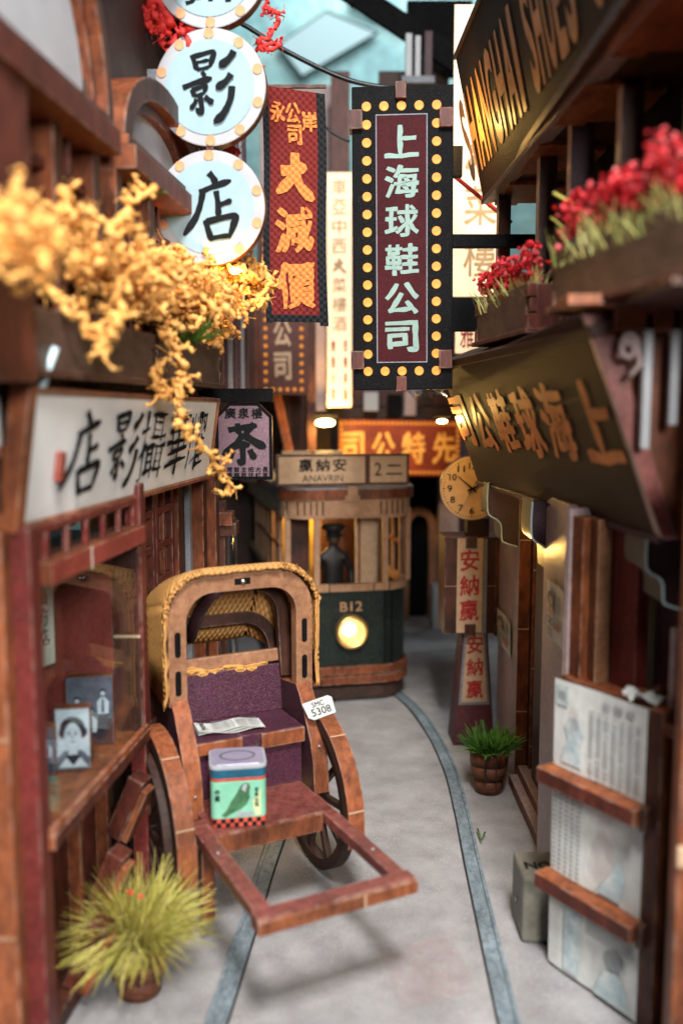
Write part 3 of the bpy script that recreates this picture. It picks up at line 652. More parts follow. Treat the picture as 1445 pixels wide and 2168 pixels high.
t = yellow_plant('sharper yellow yarn blossom in the second left flower box, trailing past the white sign',
    [(A(370, 600, 14.6), .36, .4, .22, 160), (A(425, 645, 15.5), .33, .4, .2, 150), (A(330, 630, 14), .25, .3, .16, 80), (A(510, 590, 16.6), .28, .3, .14, 60)],
    [[(345, 700, 13.3), (365, 730, 13.2), (385, 770, 13.2), (380, 810, 13.3), (378, 870, 13.2), (400, 920, 13.4), (440, 960, 13.8), (470, 1000, 14.2), (485, 1050, 14.4)],
     [(340, 780, 13.2), (325, 795, 13.2), (340, 830, 13.3), (360, 835, 13.3), (385, 800, 13.3)],
     [(480, 640, 16), (520, 650, 16.2), (555, 620, 16.4), (575, 600, 16.5)], [(500, 590, 16.4), (540, 570, 16.6), (575, 590, 16.8)], [(430, 600, 16), (470, 640, 15.5), (455, 700, 15.4), (460, 735, 15.4)], [(330, 600, 13.6), (320, 560, 13.6), (300, 520, 13.8)]], (-2.6, 15, 9.1))
def blades(mb, base, n, L, spread, rad, w=.012, up=.5, curve=.3):
    for i in range(n):
        a = random.uniform(0, 2 * math.pi); r = rad * math.sqrt(random.random()); e = random.uniform(0, 1) ** up * spread
        p = Vector(base) + Vector((math.cos(a) * r, math.sin(a) * r, 0)); d = Vector((math.cos(a) * math.sin(e), math.sin(a) * math.sin(e), math.cos(e)))
        l = L * random.uniform(.5, 1.12); q = p + d * l * .55; s = q + (d + Vector((random.gauss(0, .15), random.gauss(0, .15), -curve * random.random()))).normalized() * l * .45
        side = d.cross(Vector((random.random(), random.random(), random.random()))).normalized() * w
        mb.add([p - side, p + side, q + side * .9, q - side * .9, s + side * .25, s - side * .25], [(0, 1, 2, 3), (3, 2, 4, 5)], 0)
tt = thing('green_tuft', 'dark green grass tuft showing under the yellow blossom, second left box', 'plant', A(385, 700, 15.2))
m = MB(); blades(m, A(385, 725, 15.0), 160, .5, 1.2, .35); tag(m.build('grass_blades', M_['green'], tt, fixn=False), kind='stuff')
m = MB(); blades(m, A(310, 415, 14.0), 30, .3, 1.2, .1); tt = thing('leaf_sprig', 'tiny bright green sprig beside the lower round sign', 'plant', A(310, 415, 14.0)); m.build('grass_blades', M_['green'], tt, fixn=False)

# ---------------------------------------------------------------- round signs
def build_discs():
    d = 15.6; x = A(445, 185, d).x
    t = thing('round_sign', 'column of round pale blue shop sign discs with black brush characters on wall arms', 'sign', (x, d, A(0, 440, d).z))
    dm = None
    for py, ch in ((440, '店'), (185, '影'), (-68, '攝')):
        c = A(444, py, d); F = fr(c, (1, -.10, 0), (0.02, 0, 1)); R = .945
        circ = [(R * math.cos(2 * math.pi * k / 56), R * math.sin(2 * math.pi * k / 56)) for k in range(56)]
        o = MB().poly(circ, F, .22, 0, 1).build('disc', [M_['palering'], M_['edge']], t, bevel=.02)
        m = MB(); disc(m, F, 0, 0, .76, .014, 48); m.build('inner_face', M_['paleblue'], o)
        if dm is None: q = MB(); disc(q, Matrix.Identity(4), 0, 0, .085, 0, 16); dt = q.build('dot', M_['peach'], o, local=True); dm = dt.data; nd = dt
        else: nd = None
        for k in range(10):
            a_ = math.radians(90 + 36 * k); Ml = rootm(t).inverted() @ F @ Matrix.Translation((.85 * math.cos(a_), .85 * math.sin(a_), .018))
            e = nd if nd else bpy.data.objects.new('dot', dm); 
            if not nd: COL.objects.link(e); e.parent = o
            nd = None; e.matrix_local = Ml
        m = MB(); text(m, ch, F, 0, 0, .92, 1.15, bold=.03, rough=.06, t=.02); m.build('lettering', M_['ink'], o)
        if py > 0:
            a = A(235, py + 2, d + .6); b = A(340, py + 2, d + .1)
            BX('wall_arm', (a.x - .4, d + .15, a.z - .16), (b.x + .3, d + .3, a.z + .16), M_['grey'], t)
            BX('arm_edge', (a.x - .4, d + .149, a.z - .22), (b.x + .3, d + .3, a.z - .165), M_['edge'], t)
    for py in (312, 58):
        c = A(444, py, d); BX('connector', (c.x - .06, d - .0, c.z - .18), (c.x + .06, d + .12, c.z + .18), M_['brown'], t)
build_discs()

# ---------------------------------------------------------------- banner
def build_banner():
    d = 18.6; t = thing('cloth_banner', 'woven maroon sale banner with orange characters, left of the marquee sign', 'banner', A(622, 180, d))
    a = A(556, 182, d); b = A(690, 700, d); w = A(690, 182, d).x - a.x; top = a.z; bot = A(0, 690, d).z; nx, ny = 16, 50
    def P(s, v, off=0):
        z = top + (bot - top) * v; x = a.x + w * s + .02 * math.sin(v * 7) ; y = d + .10 * math.sin(v * 5 + s) + .14 * (s - .5) - off
        z -= .10 * s * (1 - v) * 1.0 + .02 * noise.noise(Vector((s * 9, v * 9, 0))) * (1 if v in (0, 1) else 0)
        x += .06 * (v - .5)
        return Vector((x, y, z))
    def strip(s0, s1, v0, v1, nm, mt, off):
        m = MB(); n1, n2 = 6, ny
        vs = []
        for o_ in (off, off - .035):
            for j in range(n2 + 1):
                for i in range(n1 + 1):
                    vs.append(P(s0 + (s1 - s0) * i / n1, v0 + (v1 - v0) * j / n2, o_))
        K = (n1 + 1) * (n2 + 1); fs = []
        for j in range(n2):
            for i in range(n1):
                q = j * (n1 + 1) + i; fs += [(q, q + 1, q + n1 + 2, q + n1 + 1), (K + q, K + q + n1 + 1, K + q + n1 + 2, K + q + 1)]
        for j in range(n2):
            q = j * (n1 + 1); fs += [(q, q + n1 + 1, K + q + n1 + 1, K + q)]; q += n1; fs += [(q, K + q, K + q + n1 + 1, q + n1 + 1)]
        for i in range(n1):
            fs += [(i, K + i, K + i + 1, i + 1)]; q = n2 * (n1 + 1) + i; fs += [(q, q + 1, K + q + 1, K + q)]
        m.add(vs, fs, 0, smooth=False); m.build(nm, mt, t)
    strip(0, .1, 0, .99, 'selvedge', M_['wovenb'], 0.002); strip(.1, .86, 0, .955, 'cloth', M_['woven'], 0); strip(.86, 1, 0, 1.0, 'selvedge', M_['wovenb'], .002); strip(.1, .86, .955, .985, 'hem', M_['wovenb'], .002)
    m = MB()
    def bt(ch, s, v, ww, hh):
        vs, fs, x0, x1, y0, y1 = glyphs(ch, .03, .05); out = []
        for q in vs:
            ss = s + ((q.x - x0) / (x1 - x0) - .5) * ww / w; vv = v - ((q.y - y0) / (y1 - y0) - .5) * hh / (top - bot)
            out.append(P(ss, vv, .03))
        m.add(out, fs, 0)
    for ch, s, v in (('永', .24, .10), ('公', .48, .095), ('岸', .74, .125), ('司', .5, .185)): bt(ch, s, v, .30, .40)
    for ch, v in (('大', .36), ('減', .59), ('價', .83)): bt(ch, .5, v, .78, .95)
    m.build('lettering', M_['woveno'], t)
    BX('hanging_rod', (a.x - .5, d + .05, top - .02), (a.x + w, d + .12, top + .05), M_['brown'], t)
build_banner()

# ---------------------------------------------------------------- marquee sign
def build_marquee():
    d = 17.6
    TL, TR, BL, BR = A(731, 184, d), A(942, 168, d), A(749, 826, d), A(952, 822, d)
    X = (TR - TL + BR - BL); Y = (TL - BL + TR - BR); F = fr(BL, (1, -.05, .01), Y); H = (TL - BL).length; Wd = (BR - BL).length * 1.02
    t = thing('marquee_sign', 'tall black vertical sign with amber bulbs and six pale green characters, top centre', 'sign', BL)
    MB().poly([(0, 0), (Wd, 0), (Wd, H), (0, H)], F, .2, 0, 1).build('sign_board', [M_['black'], M_['black']], t, bevel=.02)
    x0, x1, y0, y1 = Wd * .245, Wd * .735, H * .095, H * .905
    MB().ring([(x0 - .02, y0 - .02), (x1 + .02, y0 - .02), (x1 + .02, y1 + .02), (x0 - .02, y1 + .02)], [(x0, y0), (x1, y0), (x1, y1), (x0, y1)], F, .01, 0, 0, t0=.014).build('border_line', M_['grey'], t)
    B('maroon_panel', F, x0, x1, y0, y1, 0, .008, mat('deep_maroon', (.060, .008, .011), (.04, .005, .008), 20, rough=.6, bump=.3, fleck=.01, spec=.1), t, bev=0)
    m = MB(); vtext(m, '上海球鞋公司', F, (x0 + x1) / 2, y0 + .12, y1 - .12, (x1 - x0) * .70, .84, bold=.028, rough=.03, t=.018); m.build('lettering', M_['celadon'], t)
    pos = []
    n = 16
    for i in range(n): pos += [(Wd * .145, H * .935 - i * H * .872 / (n - 1)), (Wd * .835, H * .935 - i * H * .872 / (n - 1))]
    for i in (1, 2, 3): pos += [(Wd * (.145 + .1725 * i), H * .935), (Wd * (.145 + .1725 * i), H * .063)]
    c = MB().lathe([(.0, .012), (.082, .012), (.088, .004), (.088, 0)], 18, Matrix.Identity(4), smooth=False); b0 = None
    inv = rootm(t).inverted()
    for p in pos:
        if b0 is None: b0 = c.build('bulb', M_['amber'], t, local=True); o = b0
        else: o = bpy.data.objects.new('bulb', b0.data); COL.objects.link(o); o.parent = t
        o.matrix_local = inv @ F @ Matrix.Translation((p[0], p[1], .001))
    for (u, v, w, h) in ((Wd * .43, H * .955, .2, .3), (-.05, H * .86, .25, .35), (Wd * .86, H * .86, .25, .35), (-.05, H * .07, .25, .35), (Wd * .86, H * .07, .25, .35), (Wd * .43, -.03, .2, .28)):
        B('clip', F, u, u + w, v, v + h, -.3, .1, M_['mahog'], t, M_['edge'])
    a = F @ Vector((Wd, H * .5, -.12)); BX('wall_arm', (a.x, a.y, a.z - .12), (3.7, a.y + .2, a.z + .12), M_['black'], t)
build_marquee()
t = thing('side_panel', 'black slatted bracket panel between the marquee sign and the right wall', 'panel', A(960, 660, 18.4))
BX('panel', (A(945, 660, 18.4).x, 18.5, A(0, 700, 18.4).z), (A(1015, 660, 18.4).x, 18.7, A(0, 628, 18.4).z), M_['black'], t)
BX('panel', (A(945, 0, 18.4).x, 18.5, A(0, 370, 18.4).z), (A(985, 0, 18.4).x, 18.7, A(0, 305, 18.4).z), M_['black'], t)
# lit cream signs behind on the right
def lit_panel(label, px0, px1, py0, py1, d, chars, ink, size=.62, small=None, cx=.5, top=.05, bot=.05, name='lit_sign', tilt=0):
    a = A(px0, (py0 + py1) / 2, d); b = A(px1, (py0 + py1) / 2, d); a.z = A(0, py1, d).z; b.z = A(0, py0, d).z; F = fr(a, (1, tilt, 0)); w = b.x - a.x; h = b.z - a.z
    t = thing(name, label, 'sign', a)
    MB().poly([(0, 0), (w, 0), (w, h), (0, h)], F, .15, 0, 1).build('light_panel', [M_['litcream'], M_['edge']], t)
    m = MB(); vtext(m, chars, F, w * cx, h * bot, h * (1 - top), w * size, .78, bold=.012, rough=.01); m.build('lettering', ink, t)
    if small:
        m = MB()
        for cx_, cs, y0, y1 in small: vtext(m, cs, F, w * cx_, h * y0, h * y1, w * .16, .7, bold=.03)
        tag(m.build('small_print', M_['redink'], t), kind='stuff')
    return t, F, w, h
inkb = mat('faded_gold_ink', (.55, .36, .18), (.45, .28, .13), 3, rough=.6, bump=0, emit=(.8, .42, .16), es=.12)
inkf = mat('faded_brown_ink', (.5, .33, .2), (.42, .28, .16), 3, rough=.6, bump=0, emit=(1, .55, .3), es=.1)
lit_panel('bright cream lit sign with gold outlined characters behind the marquee sign, right', 958, 1078, 10, 628, 22.6, '中西大菜樓', inkb, .58)
lit_panel('short cream lit panel with red characters below the tall cream sign', 963, 1012, 672, 748, 22.6, '雅', M_['redink'], .6)
lit_panel('narrow glowing cream sign with faded characters between banner and marquee sign', 692, 744, 365, 862, 29, '車亞中西大菜樓酒', inkf, .6, small=[(.25, '精雅小菜', .02, .3), (.75, '西餐茶點', .02, .3)], top=.02, bot=.32)

# ---------------------------------------------------------------- tea sign
def build_tea():
    d = 18.3; a = A(457, 1016, d); t = thing('tea_sign', 'hanging tea house sign with a big black character on mauve, black cap', 'sign', A(515, 826, d))
    F = fr(a, (1, .04, 0)); w = A(577, 1016, d).x - a.x; h = A(0, 852, d).z - a.z; c = .28
    sh = [(0, 0), (w, 0), (w, h - c), (w - c, h), (c, h), (0, h - c)]
    MB().poly(sh, F, .2, 0, 1).build('sign_board', [M_['black'], M_['edge']], t, bevel=.012)
    i = .07; MB().poly([(i, i), (w - i, i), (w - i, h - c - i * .4), (w - c - i * .4, h - i), (c + i * .4, h - i), (i, h - c - i * .4)], F, .01, 0, 0, t0=.012).build('mauve_face', mat('mauve_face', (.22, .13, .17), (.15, .09, .12), 24, rough=.5, bump=.3, fleck=.2), t)
    m = MB(); text(m, '茶', F, w * .5, h * .48, w * .78, h * .52, bold=.045, rough=.05, t=.022)
    for k, ch in enumerate('廣泉樓'): text(m, ch, F, w * (.27 + .23 * k), h * .86, w * .2, h * .14, bold=.03, rough=.03, t=.022)
    for k, ch in enumerate('由常飯主把大長'): text(m, ch, F, w * (.12 + .125 * k), h * .135, w * .1, h * .07, bold=.03, t=.022); text(m, '客香龍飲往紅茶'[k], F, w * (.12 + .125 * k), h * .065, w * .1, h * .06, bold=.03, t=.022)
    m.build('lettering', M_['ink'], t)
    B('cap', F, -.28, w + .02, h + .01, h + .28, -.3, .06, M_['black'], t)
    B('wall_arm', F, -.7, -.28, h - .1, h + .15, -.25, -.1, M_['grey'], t)
build_tea()

# ================================================================ TRAM
def build_tram():
    c = Vector((.28, 24.0, 0)); t = thing('tram', 'dark green tram with lit round headlight and destination board, centre', 'tram', M=Matrix.Translation(c) @ Matrix.Rotation(math.radians(12), 4, 'Z') @ Matrix.Diagonal((1.0, 1.0, 1.035, 1)))
    # local: x right, y back, z up. front at y=0
    W2 = 1.82
    def outline(w, y0, bul, n=12, L=9):
        # rounded front from left-back to right-back
        pts = [(-w, L), (-w, y0 + .9)]
        for k in range(1, n):
            q = math.pi / 2 * k / n; pts.append((-w + .9 - .9 * math.cos(q), y0 + .9 - .9 * math.sin(q)))
        for k in range(0, n):
            q = math.pi / 2 * k / n; pts.append((w - .9 + .9 * math.sin(q), y0 + .9 - .9 * math.cos(q)))
        pts += [(w, y0 + .9), (w, L)]
        return pts
    I = Matrix.Identity(4)
    def shell(name, w, z0, z1, th, mt, y0=0, parent=t, w1=None, mi=None):
        w1 = w1 or w; o0 = outline(w, y0, 0); o1 = outline(w1, y0 - (w1 - w), 0); i0 = outline(w - th, y0 + th, 0); i1 = outline(w1 - th, y0 + th - (w1 - w), 0); n = len(o0)
        vs = [(*p, z0) for p in o0] + [(*p, z1) for p in o1] + [(*p, z1) for p in i1] + [(*p, z0) for p in i0]
        fs = [(a * n + i, a * n + i + 1, ((a + 1) % 4) * n + i + 1, ((a + 1) % 4) * n + i) for a in range(4) for i in range(n - 1)]
        return MB().add(vs, fs, 0).build(name, mt, parent, local=True)
    shell('skirt', 1.72, .1, .42, .3, M_['dbrown'], .12)
    shell('bumper', 1.80, .52, .74, .3, M_['edge'], -.02); shell('bumper', 1.80, .78, 1.0, .3, M_['edge'], -.02)
    shell('lower_body', 1.72, .5, 3.02, .12, M_['tramgreen'], .08)
    MB().poly(outline(1.6, .2, 0), fr((0, 0, .9), (1, 0, 0), (0, 1, 0)), .1, 0, 0).build('floor', M_['dbrown'], t, local=True)
    # planks ribs of green body
    o0 = outline(1.74, .06, 0); m = MB()
    for x in (-1.15, -.95, .95, 1.15):
        MB().box((x - .012, .02, 1.02), (x + .012, .09, 3.0)).build('panel_joint', M_['dark'], t, local=True)
    shell('waist_rail', 1.80, 3.02, 3.2, .2, M_['tramtrim'], 0)
    for x in (-1.06, -.62, .62, 1.06):
        MB().box((x - .012, -.01, 3.0), (x + .012, .1, 3.21)).build('rail_joint', M_['dark'], t, local=True)
    # posts
    def post(x, y, w=.16): MB().box((x - w / 2, y, 3.2), (x + w / 2, y + .12, 5.15)).build('window_post', M_['tramtrim'], t, local=True, bevel=.01)
    post(-.95, .02); post(.95, .02, .16); post(-1.68, .42, .16); post(1.70, .42, .14)
    for y in (1.3, 2.1, 2.9, 3.9, 4.9, 5.9, 7): post(-1.74, y, .1); post(1.74, y, .1)
    for y in (1.3, 2.1, 2.9, 3.9, 4.9, 5.9):
        for s in (-1, 1): MB().box((s * 1.74 - .05, y, 4.05), (s * 1.74 + .05, y + .9, 4.15)).build('window_rail', M_['edgeh'], t, local=True)
    shell('fascia', 1.84, 4.95, 5.45, .08, M_['tramtrim'], -.02)
    for x in [-1.7 + .1 * 0, -1.45, -1.28, -1.12, -.96, -.8, .8, .96, 1.12, 1.28, 1.45]:
        y = -.03 + (0.9 - math.sqrt(max(0, .81 - (abs(x) - .94) ** 2)) if abs(x) > .94 else 0)
        MB().box((x - .014, y - .012, 5.05), (x + .014, y + .05, 5.40)).build('fascia_slit', M_['dark'], t, local=True)
    MB().box((-.75, -.06, 4.98), (.75, -.025, 5.42)).build('fascia_panel', M_['tramtrim'], t, local=True, bevel=.01)
    shell('roof_edge', 1.92, 5.45, 5.72, .25, M_['edge'], -.08)
    MB().box((-.14, -.13, 5.4), (.14, -.05, 5.80)).build('roof_clip', M_['tramtrim'], t, local=True, bevel=.01)
    MB().box((-.2, -.1, 5.38), (.2, -.04, 5.56)).build('roof_clip', M_['tramtrim'], t, local=True, bevel=.01)
    MB().poly(outline(1.90, -.04, 0, 12), fr((0, 0, 5.76), (1, 0, 0), (0, 1, 0)), .06, 0, 0).build('roof', M_['grey'], t, local=True)
    # interior
    MB().box((-1.7, 3.6, .9), (-.2, 3.7, 5.4)).build('cabin_wall', M_['yellowwall'], t, local=True)
    MB().box((-.2, 3.5, .9), (1.7, 3.6, 5.4)).build('cabin_wall', M_['brown'], t, local=True)
    MB().box((-1.58, 1.2, 3.0), (-.95, 1.26, 5.2)).build('side_screen', M_['brown'], t, local=True)
    MB().box((.35, 1.1, 3.0), (1.2, 1.16, 5.2)).build('side_screen', M_['cream'], t, local=True)
    MB().box((.42, 1.09, 3.0), (.5, 1.17, 5.2)).build('side_post', M_['edgeh'], t, local=True)
    # headlight
    hx, hz = -.02, 1.95
    R = Matrix.Translation((hx, .06, hz)) @ Matrix.Rotation(math.radians(90), 4, 'X')
    MB().lathe([(.44, -.02), (.46, .06), (.46, .2), (.42, .26), (.36, .26), (.33, .18)], 32, R).build('headlight_ring', mat('brass_ring', (.75, .5, .2), (.5, .3, .1), 6, rough=.3, metal=.8, bump=.2), t, local=True)
    o = MB().lathe([(.345, .17), (.30, .14), (.2, .10), (.0, .08)], 32, R).build('headlight_lens', M_['headl'], t, local=True)
    MB().lathe([(.345, .20), (.30, .17)], 32, R).build('reflector_ring', M_['headl'], t, local=True); MB().lathe([(.17, .12), (.14, .17), (0, .19)], 20, R @ Matrix.Translation((-.06, .06, 0))).build('headlight_bulb', M_['headc'], t, local=True)
    F = fr((hx, .03, 2.62), (1, 0, 0)); m = MB(); text(m, 'B12', F, 0, .0, .62, .26, bold=.015, t=.05, keep=False); m.build('number', M_['tramtrim'], t, local=True)
    # destination board
    y = .1; F = fr((-.24, y, 5.80), (1, 0, 0))
    MB().poly([(-1.78, 0), (1.86, 0), (1.86, .82), (-1.78, .82)], F, .22, 0, 1).build('board_frame', [M_['brown'], M_['tramtrim']], t, local=True, bevel=.01)
    for a, b in ((-1.72, .62), (.76, 1.78)): MB().poly([(a, .07), (b, .07), (b, .76), (a, .76)], F, .01, 0, 0, t0=.012).build('board_face', M_['cream'], t, local=True)
    m = MB()
    for k, ch in enumerate('贏納安'): text(m, ch, F, -1.0 + .46 * k, .54, .38, .34, bold=.02, rough=.03, t=.02)
    text(m, 'ANAVRIN', F, -.54, .20, 1.1, .18, bold=.0, t=.02); text(m, '2', F, .98, .42, .2, .34, t=.02); text(m, '二', F, 1.43, .40, .46, .26, bold=.02, t=.02); m.build('lettering', M_['ink'], t, local=True)
    for x in (-1.5, -.55): MB().box((x, 2.6, 5.78), (x + .85, 2.8, 6.6)).build('rear_board', M_['cream'], t, local=True)
    lp = ROOTM[t.name] @ Vector((hx, -.7, hz)); lamp('headlight_light', lp, 8, (1, .75, .4), .15)
    lamp('cabin_light', ROOTM[t.name] @ Vector((-.6, 2.6, 4.5)), 170, (1, .62, .18), .2)
    return t
TR = build_tram()
def build_driver():
    M = ROOTM[TR.name] @ Matrix.Translation((-.36, .75, .905)) @ Matrix.Diagonal((1.2, 1.0, 1.01, 1))
    t = thing('person', 'tram driver in dark uniform and peaked cap standing behind the windscreen', 'person', M=M)
    me = bpy.data.meshes.new('body')
    V = [(0, 0, 2.0), (0, 0, 2.35), (0, 0, 2.75), (0, 0, 3.02), (0, -.01, 3.18), (0, -.02, 3.36), (0, -.02, 3.52),
         (-.27, 0, 2.92), (-.40, .02, 2.5), (-.40, -.1, 2.12), (-.33, -.2, 1.98), (.27, 0, 2.92), (.42, .02, 2.5), (.42, -.1, 2.12), (.36, -.2, 1.98),
         (-.14, 0, 1.85), (-.16, 0, 1.0), (-.16, 0, .12), (-.16, -.16, .06), (.14, 0, 1.85), (.16, 0, 1.0), (.16, 0, .12), (.16, -.16, .06)]
    E = [(0, 1), (1, 2), (2, 3), (3, 4), (4, 5), (5, 6), (3, 7), (7, 8), (8, 9), (9, 10), (3, 11), (11, 12), (12, 13), (13, 14), (0, 15), (15, 16), (16, 17), (17, 18), (0, 19), (19, 20), (20, 21), (21, 22)]
    R = [.25, .25, .27, .19, .075, .13, .12, .13, .10, .085, .07, .13, .10, .085, .07, .16, .12, .08, .07, .16, .12, .08, .07]
    me.from_pydata(V, E, []); o = bpy.data.objects.new('body', me); COL.objects.link(o); o.parent = t
    s = o.modifiers.new('skin', 'SKIN'); ss = o.modifiers.new('sub', 'SUBSURF'); ss.levels = ss.render_levels = 2
    for i, r in enumerate(R): me.skin_vertices[0].data[i].radius = (r, r * .8)
    me.skin_vertices[0].data[0].use_root = True; me.materials.append(M_['uniform']); s.use_smooth_shade = True
    I = Matrix.Identity(4)
    MB().lathe([(.0, 3.80), (.18, 3.80), (.29, 3.74), (.28, 3.68), (.175, 3.58), (.175, 3.50)], 24).build('cap', M_['uniform'], t, local=True)
    MB().lathe([(.1, 3.495), (.24, 3.47), (.24, 3.49), (.1, 3.515)], 20, Matrix.Translation((0, -.06, 0))).build('cap_peak', M_['ink'], t, local=True)
    MB().lathe([(0, .15), (.08, .13), (.14, .05), (.145, -.03), (.115, -.12), (.055, -.18), (0, -.19)], 16, Matrix.Translation((0, -.05, 3.40))).build('face', M_['skin'], t, local=True)
    MB().box((-.018, -.235, 3.32), (.018, -.16, 3.41)).build('nose', M_['skin'], t, local=True)
    for sx in (-1, 1): MB().ico((sx * .152, -.03, 3.39), .04, 1, 0, sc=(.5, 1, 1.3)).build('ear', M_['skin'], t, local=True)
    for sx in (-1, 1):
        m = MB()
        for k in range(4): m.tube([(sx * (.33 + .0 * k) - .045 + .03 * k, -.26, 1.97), (sx * .33 - .045 + .03 * k, -.30, 1.90), (sx * .33 - .045 + .03 * k, -.27, 1.84 + .01 * abs(k - 1.5))], .014, 5)
        m.tube([(sx * .29, -.24, 1.98), (sx * .26, -.28, 1.92)], .016, 5); m.build('fingers', M_['skin'], t, local=True)
build_driver()

# ================================================================ CLOCK PILLAR
def build_pillar():
    d = 20.9; cx = A(1005, 1400, d).x; t = thing('clock_pillar', 'street clock pillar with red characters on cream panels, right of the tram', 'clock', (cx, d, 0))
    # obelisk
    def obel(w0, w1, z0, z1, y0, y1, nm, mt, F=None): pass
    F = fr((cx, d, 0), (1, .04, 0)); hb, ht = .50, .30
    MB().add([(-hb, -.0, 0), (hb, 0, 0), (hb, 0, -.8), (-hb, 0, -.8), (-ht, 2.85, -.1), (ht, 2.85, -.1), (ht, 2.85, -.7), (-ht, 2.85, -.7)],
             [(0, 1, 2, 3), (4, 5, 6, 7), (0, 1, 5, 4), (1, 2, 6, 5), (2, 3, 7, 6), (3, 0, 4, 7)], 0, F).build('base', mat('plum_base', (.11, .03, .035), (.07, .02, .025), 14, rough=.5, fleck=.06), t, bevel=.015)
    def x_(z): return (hb + (ht - hb) * z / 2.85, -.1 * z / 2.85)
    def face(z0, z1, ins, off, nm, mt):
        a, b = x_(z0), x_(z1); m = MB(); m.add([(-a[0] + ins, z0, a[1] + off), (a[0] - ins, z0, a[1] + off), (b[0] - ins, z1, b[1] + off), (-b[0] + ins, z1, b[1] + off)], [(0, 1, 2, 3)], 0, F); m.build(nm, mt, t)
    face(.98, 2.85, .055, .01, 'panel_border', M_['grey']); face(1.05, 2.85, .115, .02, 'panel_face', M_['cream'])
    Ft = F @ Matrix.Translation((0, 0, -.0)) @ Matrix.Rotation(math.atan(-.1 / 2.85) , 4, 'X'); m = MB(); vtext(m, '安納贏', Ft, 0, 1.1, 2.72, .40, .82, bold=.02, rough=.03, t=.035); m.build('lettering', M_['redink'], t)
    # lantern box
    z0, z1 = A(0, 1340, d).z, A(0, 1136, d).z; xb0 = A(937, 1240, d).x - cx; xb1 = A(1048, 1240, d).x - cx
    B('box_core', F, xb0 + .02, xb1, z0, z1, -.9, .08, M_['brown'], t, M_['edge'])
    B('box_side', F, xb1 + .005, xb1 + .12, z0 - .08, z1 - .0, -.8, .02, M_['edge'], t)
    w = xb1 - xb0
    B('cream_face', F, xb0 + .30, xb0 + .30 + .62, z0 + .03, z1 - .02, .08, .12, M_['cream'], t, M_['edge'])
    B('grey_edge', F, xb0 + .93, xb0 + 1.02, z0 + .0, z1 - .04, .08, .115, M_['grey'], t)
    for z in (z0 - .03, z1 - .26): B('clip', F, xb0 + .50, xb0 + .76, z, z + .28, .12, .18, M_['brown'], t)
    for a, b in ((xb0 + .02, xb0 + .3), (xb1 - .22, xb1)): B('burn_line', F, a, b, (z0 + z1) / 2 - .02, (z0 + z1) / 2, .08, .088, M_['hoodwood'], t, bev=0)
    m = MB(); vtext(m, '安納贏', F, xb0 + .60, z0 + .28, z1 - .25, .46, .86, bold=.02, rough=.035, t=.13); m.build('lettering', M_['redink'], t)
    B('neck', F, -.22, .30, z1, z1 + .42, -.5, -.1, M_['dbrown'], t)
    # clock
    cc = A(997, 1033, d); R = .75; Fc = fr((cc.x, d - .12, cc.z), (1, .04, 0))
    circ = [(R * math.cos(2 * math.pi * k / 64), R * math.sin(2 * math.pi * k / 64)) for k in range(64)]
    o = MB().poly(circ, Fc, .2, 0, 1).build('clock_body', [M_['cream'], M_['mahog']], t, bevel=.012)
    m = MB(); disc(m, Fc, 0, 0, R * .965, .012, 64); m.build('dial', mat('dial', (.72, .47, .24), (.62, .38, .18), 5, rough=.5, bump=.05, wear=.1), o)
    m = MB()
    for k in range(60):
        q = 2 * math.pi * k / 60; r0 = R * (.87 if k % 5 else .84); r1 = R * .92; w = .006 if k % 5 else .01; c_, s_ = math.cos(q), math.sin(q)
        flat(m, Fc, [(r0 * c_ - w * s_, r0 * s_ + w * c_), (r1 * c_ - w * s_, r1 * s_ + w * c_), (r1 * c_ + w * s_, r1 * s_ - w * c_), (r0 * c_ + w * s_, r0 * s_ - w * c_)], .018)
    for k in range(1, 13):
        q = math.radians(90 - 30 * k - 0); text(m, str(k), Fc, R * .70 * math.cos(q), R * .70 * math.sin(q), .11 if k < 10 else .17, .155, bold=.02, t=.018)
    m.build('numerals', M_['ink'], o)
    def hand(ang, L, back, w, nm, tt):
        q = math.radians(ang); c_, s_ = math.cos(q), math.sin(q); m = MB(); m.poly([(L * c_ - .3 * w * s_, L * s_ + .3 * w * c_), (-back * c_ - w * s_, -back * s_ + w * c_), (-back * c_ + w * s_, -back * s_ - w * c_), (L * c_ + .3 * w * s_, L * s_ - .3 * w * c_)], Fc, .012, 0, 0, t0=tt); m.build(nm, M_['ink'], o)
    hand(140, .46, .12, .022, 'minute_hand', .04); hand(27, .34, .12, .026, 'hour_hand', .055); hand(-117, .5, .2, .008, 'second_hand', .07)
build_pillar()

# potted plants
def pot(t, c, r, h, seg=2):
    x, y = c
    prof = [(r * .72, .0), (r * .80, h * .3), (r * .80, h * .38)]
    MB().lathe([(0, 0), (r * .74, 0), (r * .80, h * .36), (0, h * .36)], 28, Matrix.Translation((x, y, 0))).build('pot_foot', M_['pot'], t, bevel=0)
    MB().lathe([(0, h * .37), (r * .92, h * .37), (r * .97, h * .66), (0, h * .66)], 28, Matrix.Translation((x, y, 0))).build('pot_body', M_['pot'], t)
    MB().lathe([(0, h * .67), (r, h * .67), (r * 1.04, h), (r * .85, h), (r * .82, h * .85), (0, h * .85)], 28, Matrix.Translation((x, y, 0))).build('pot_rim', M_['edge'], t)
    for k in range(3):
        a = -1.9 + k * .55; MB().box((-.012, -.012, h * .37), (.012, .01, h * .97), Matrix.Translation((x + r * 1.0 * math.cos(a), y + r * 1.0 * math.sin(a), 0))).build('stave_joint', M_['dbrown'], t)
p = G(1033, 1672); t = thing('potted_grass', 'small round wooden pot with short dark green grass beside the pillar', 'potted plant', (p.x, p.y, 0))
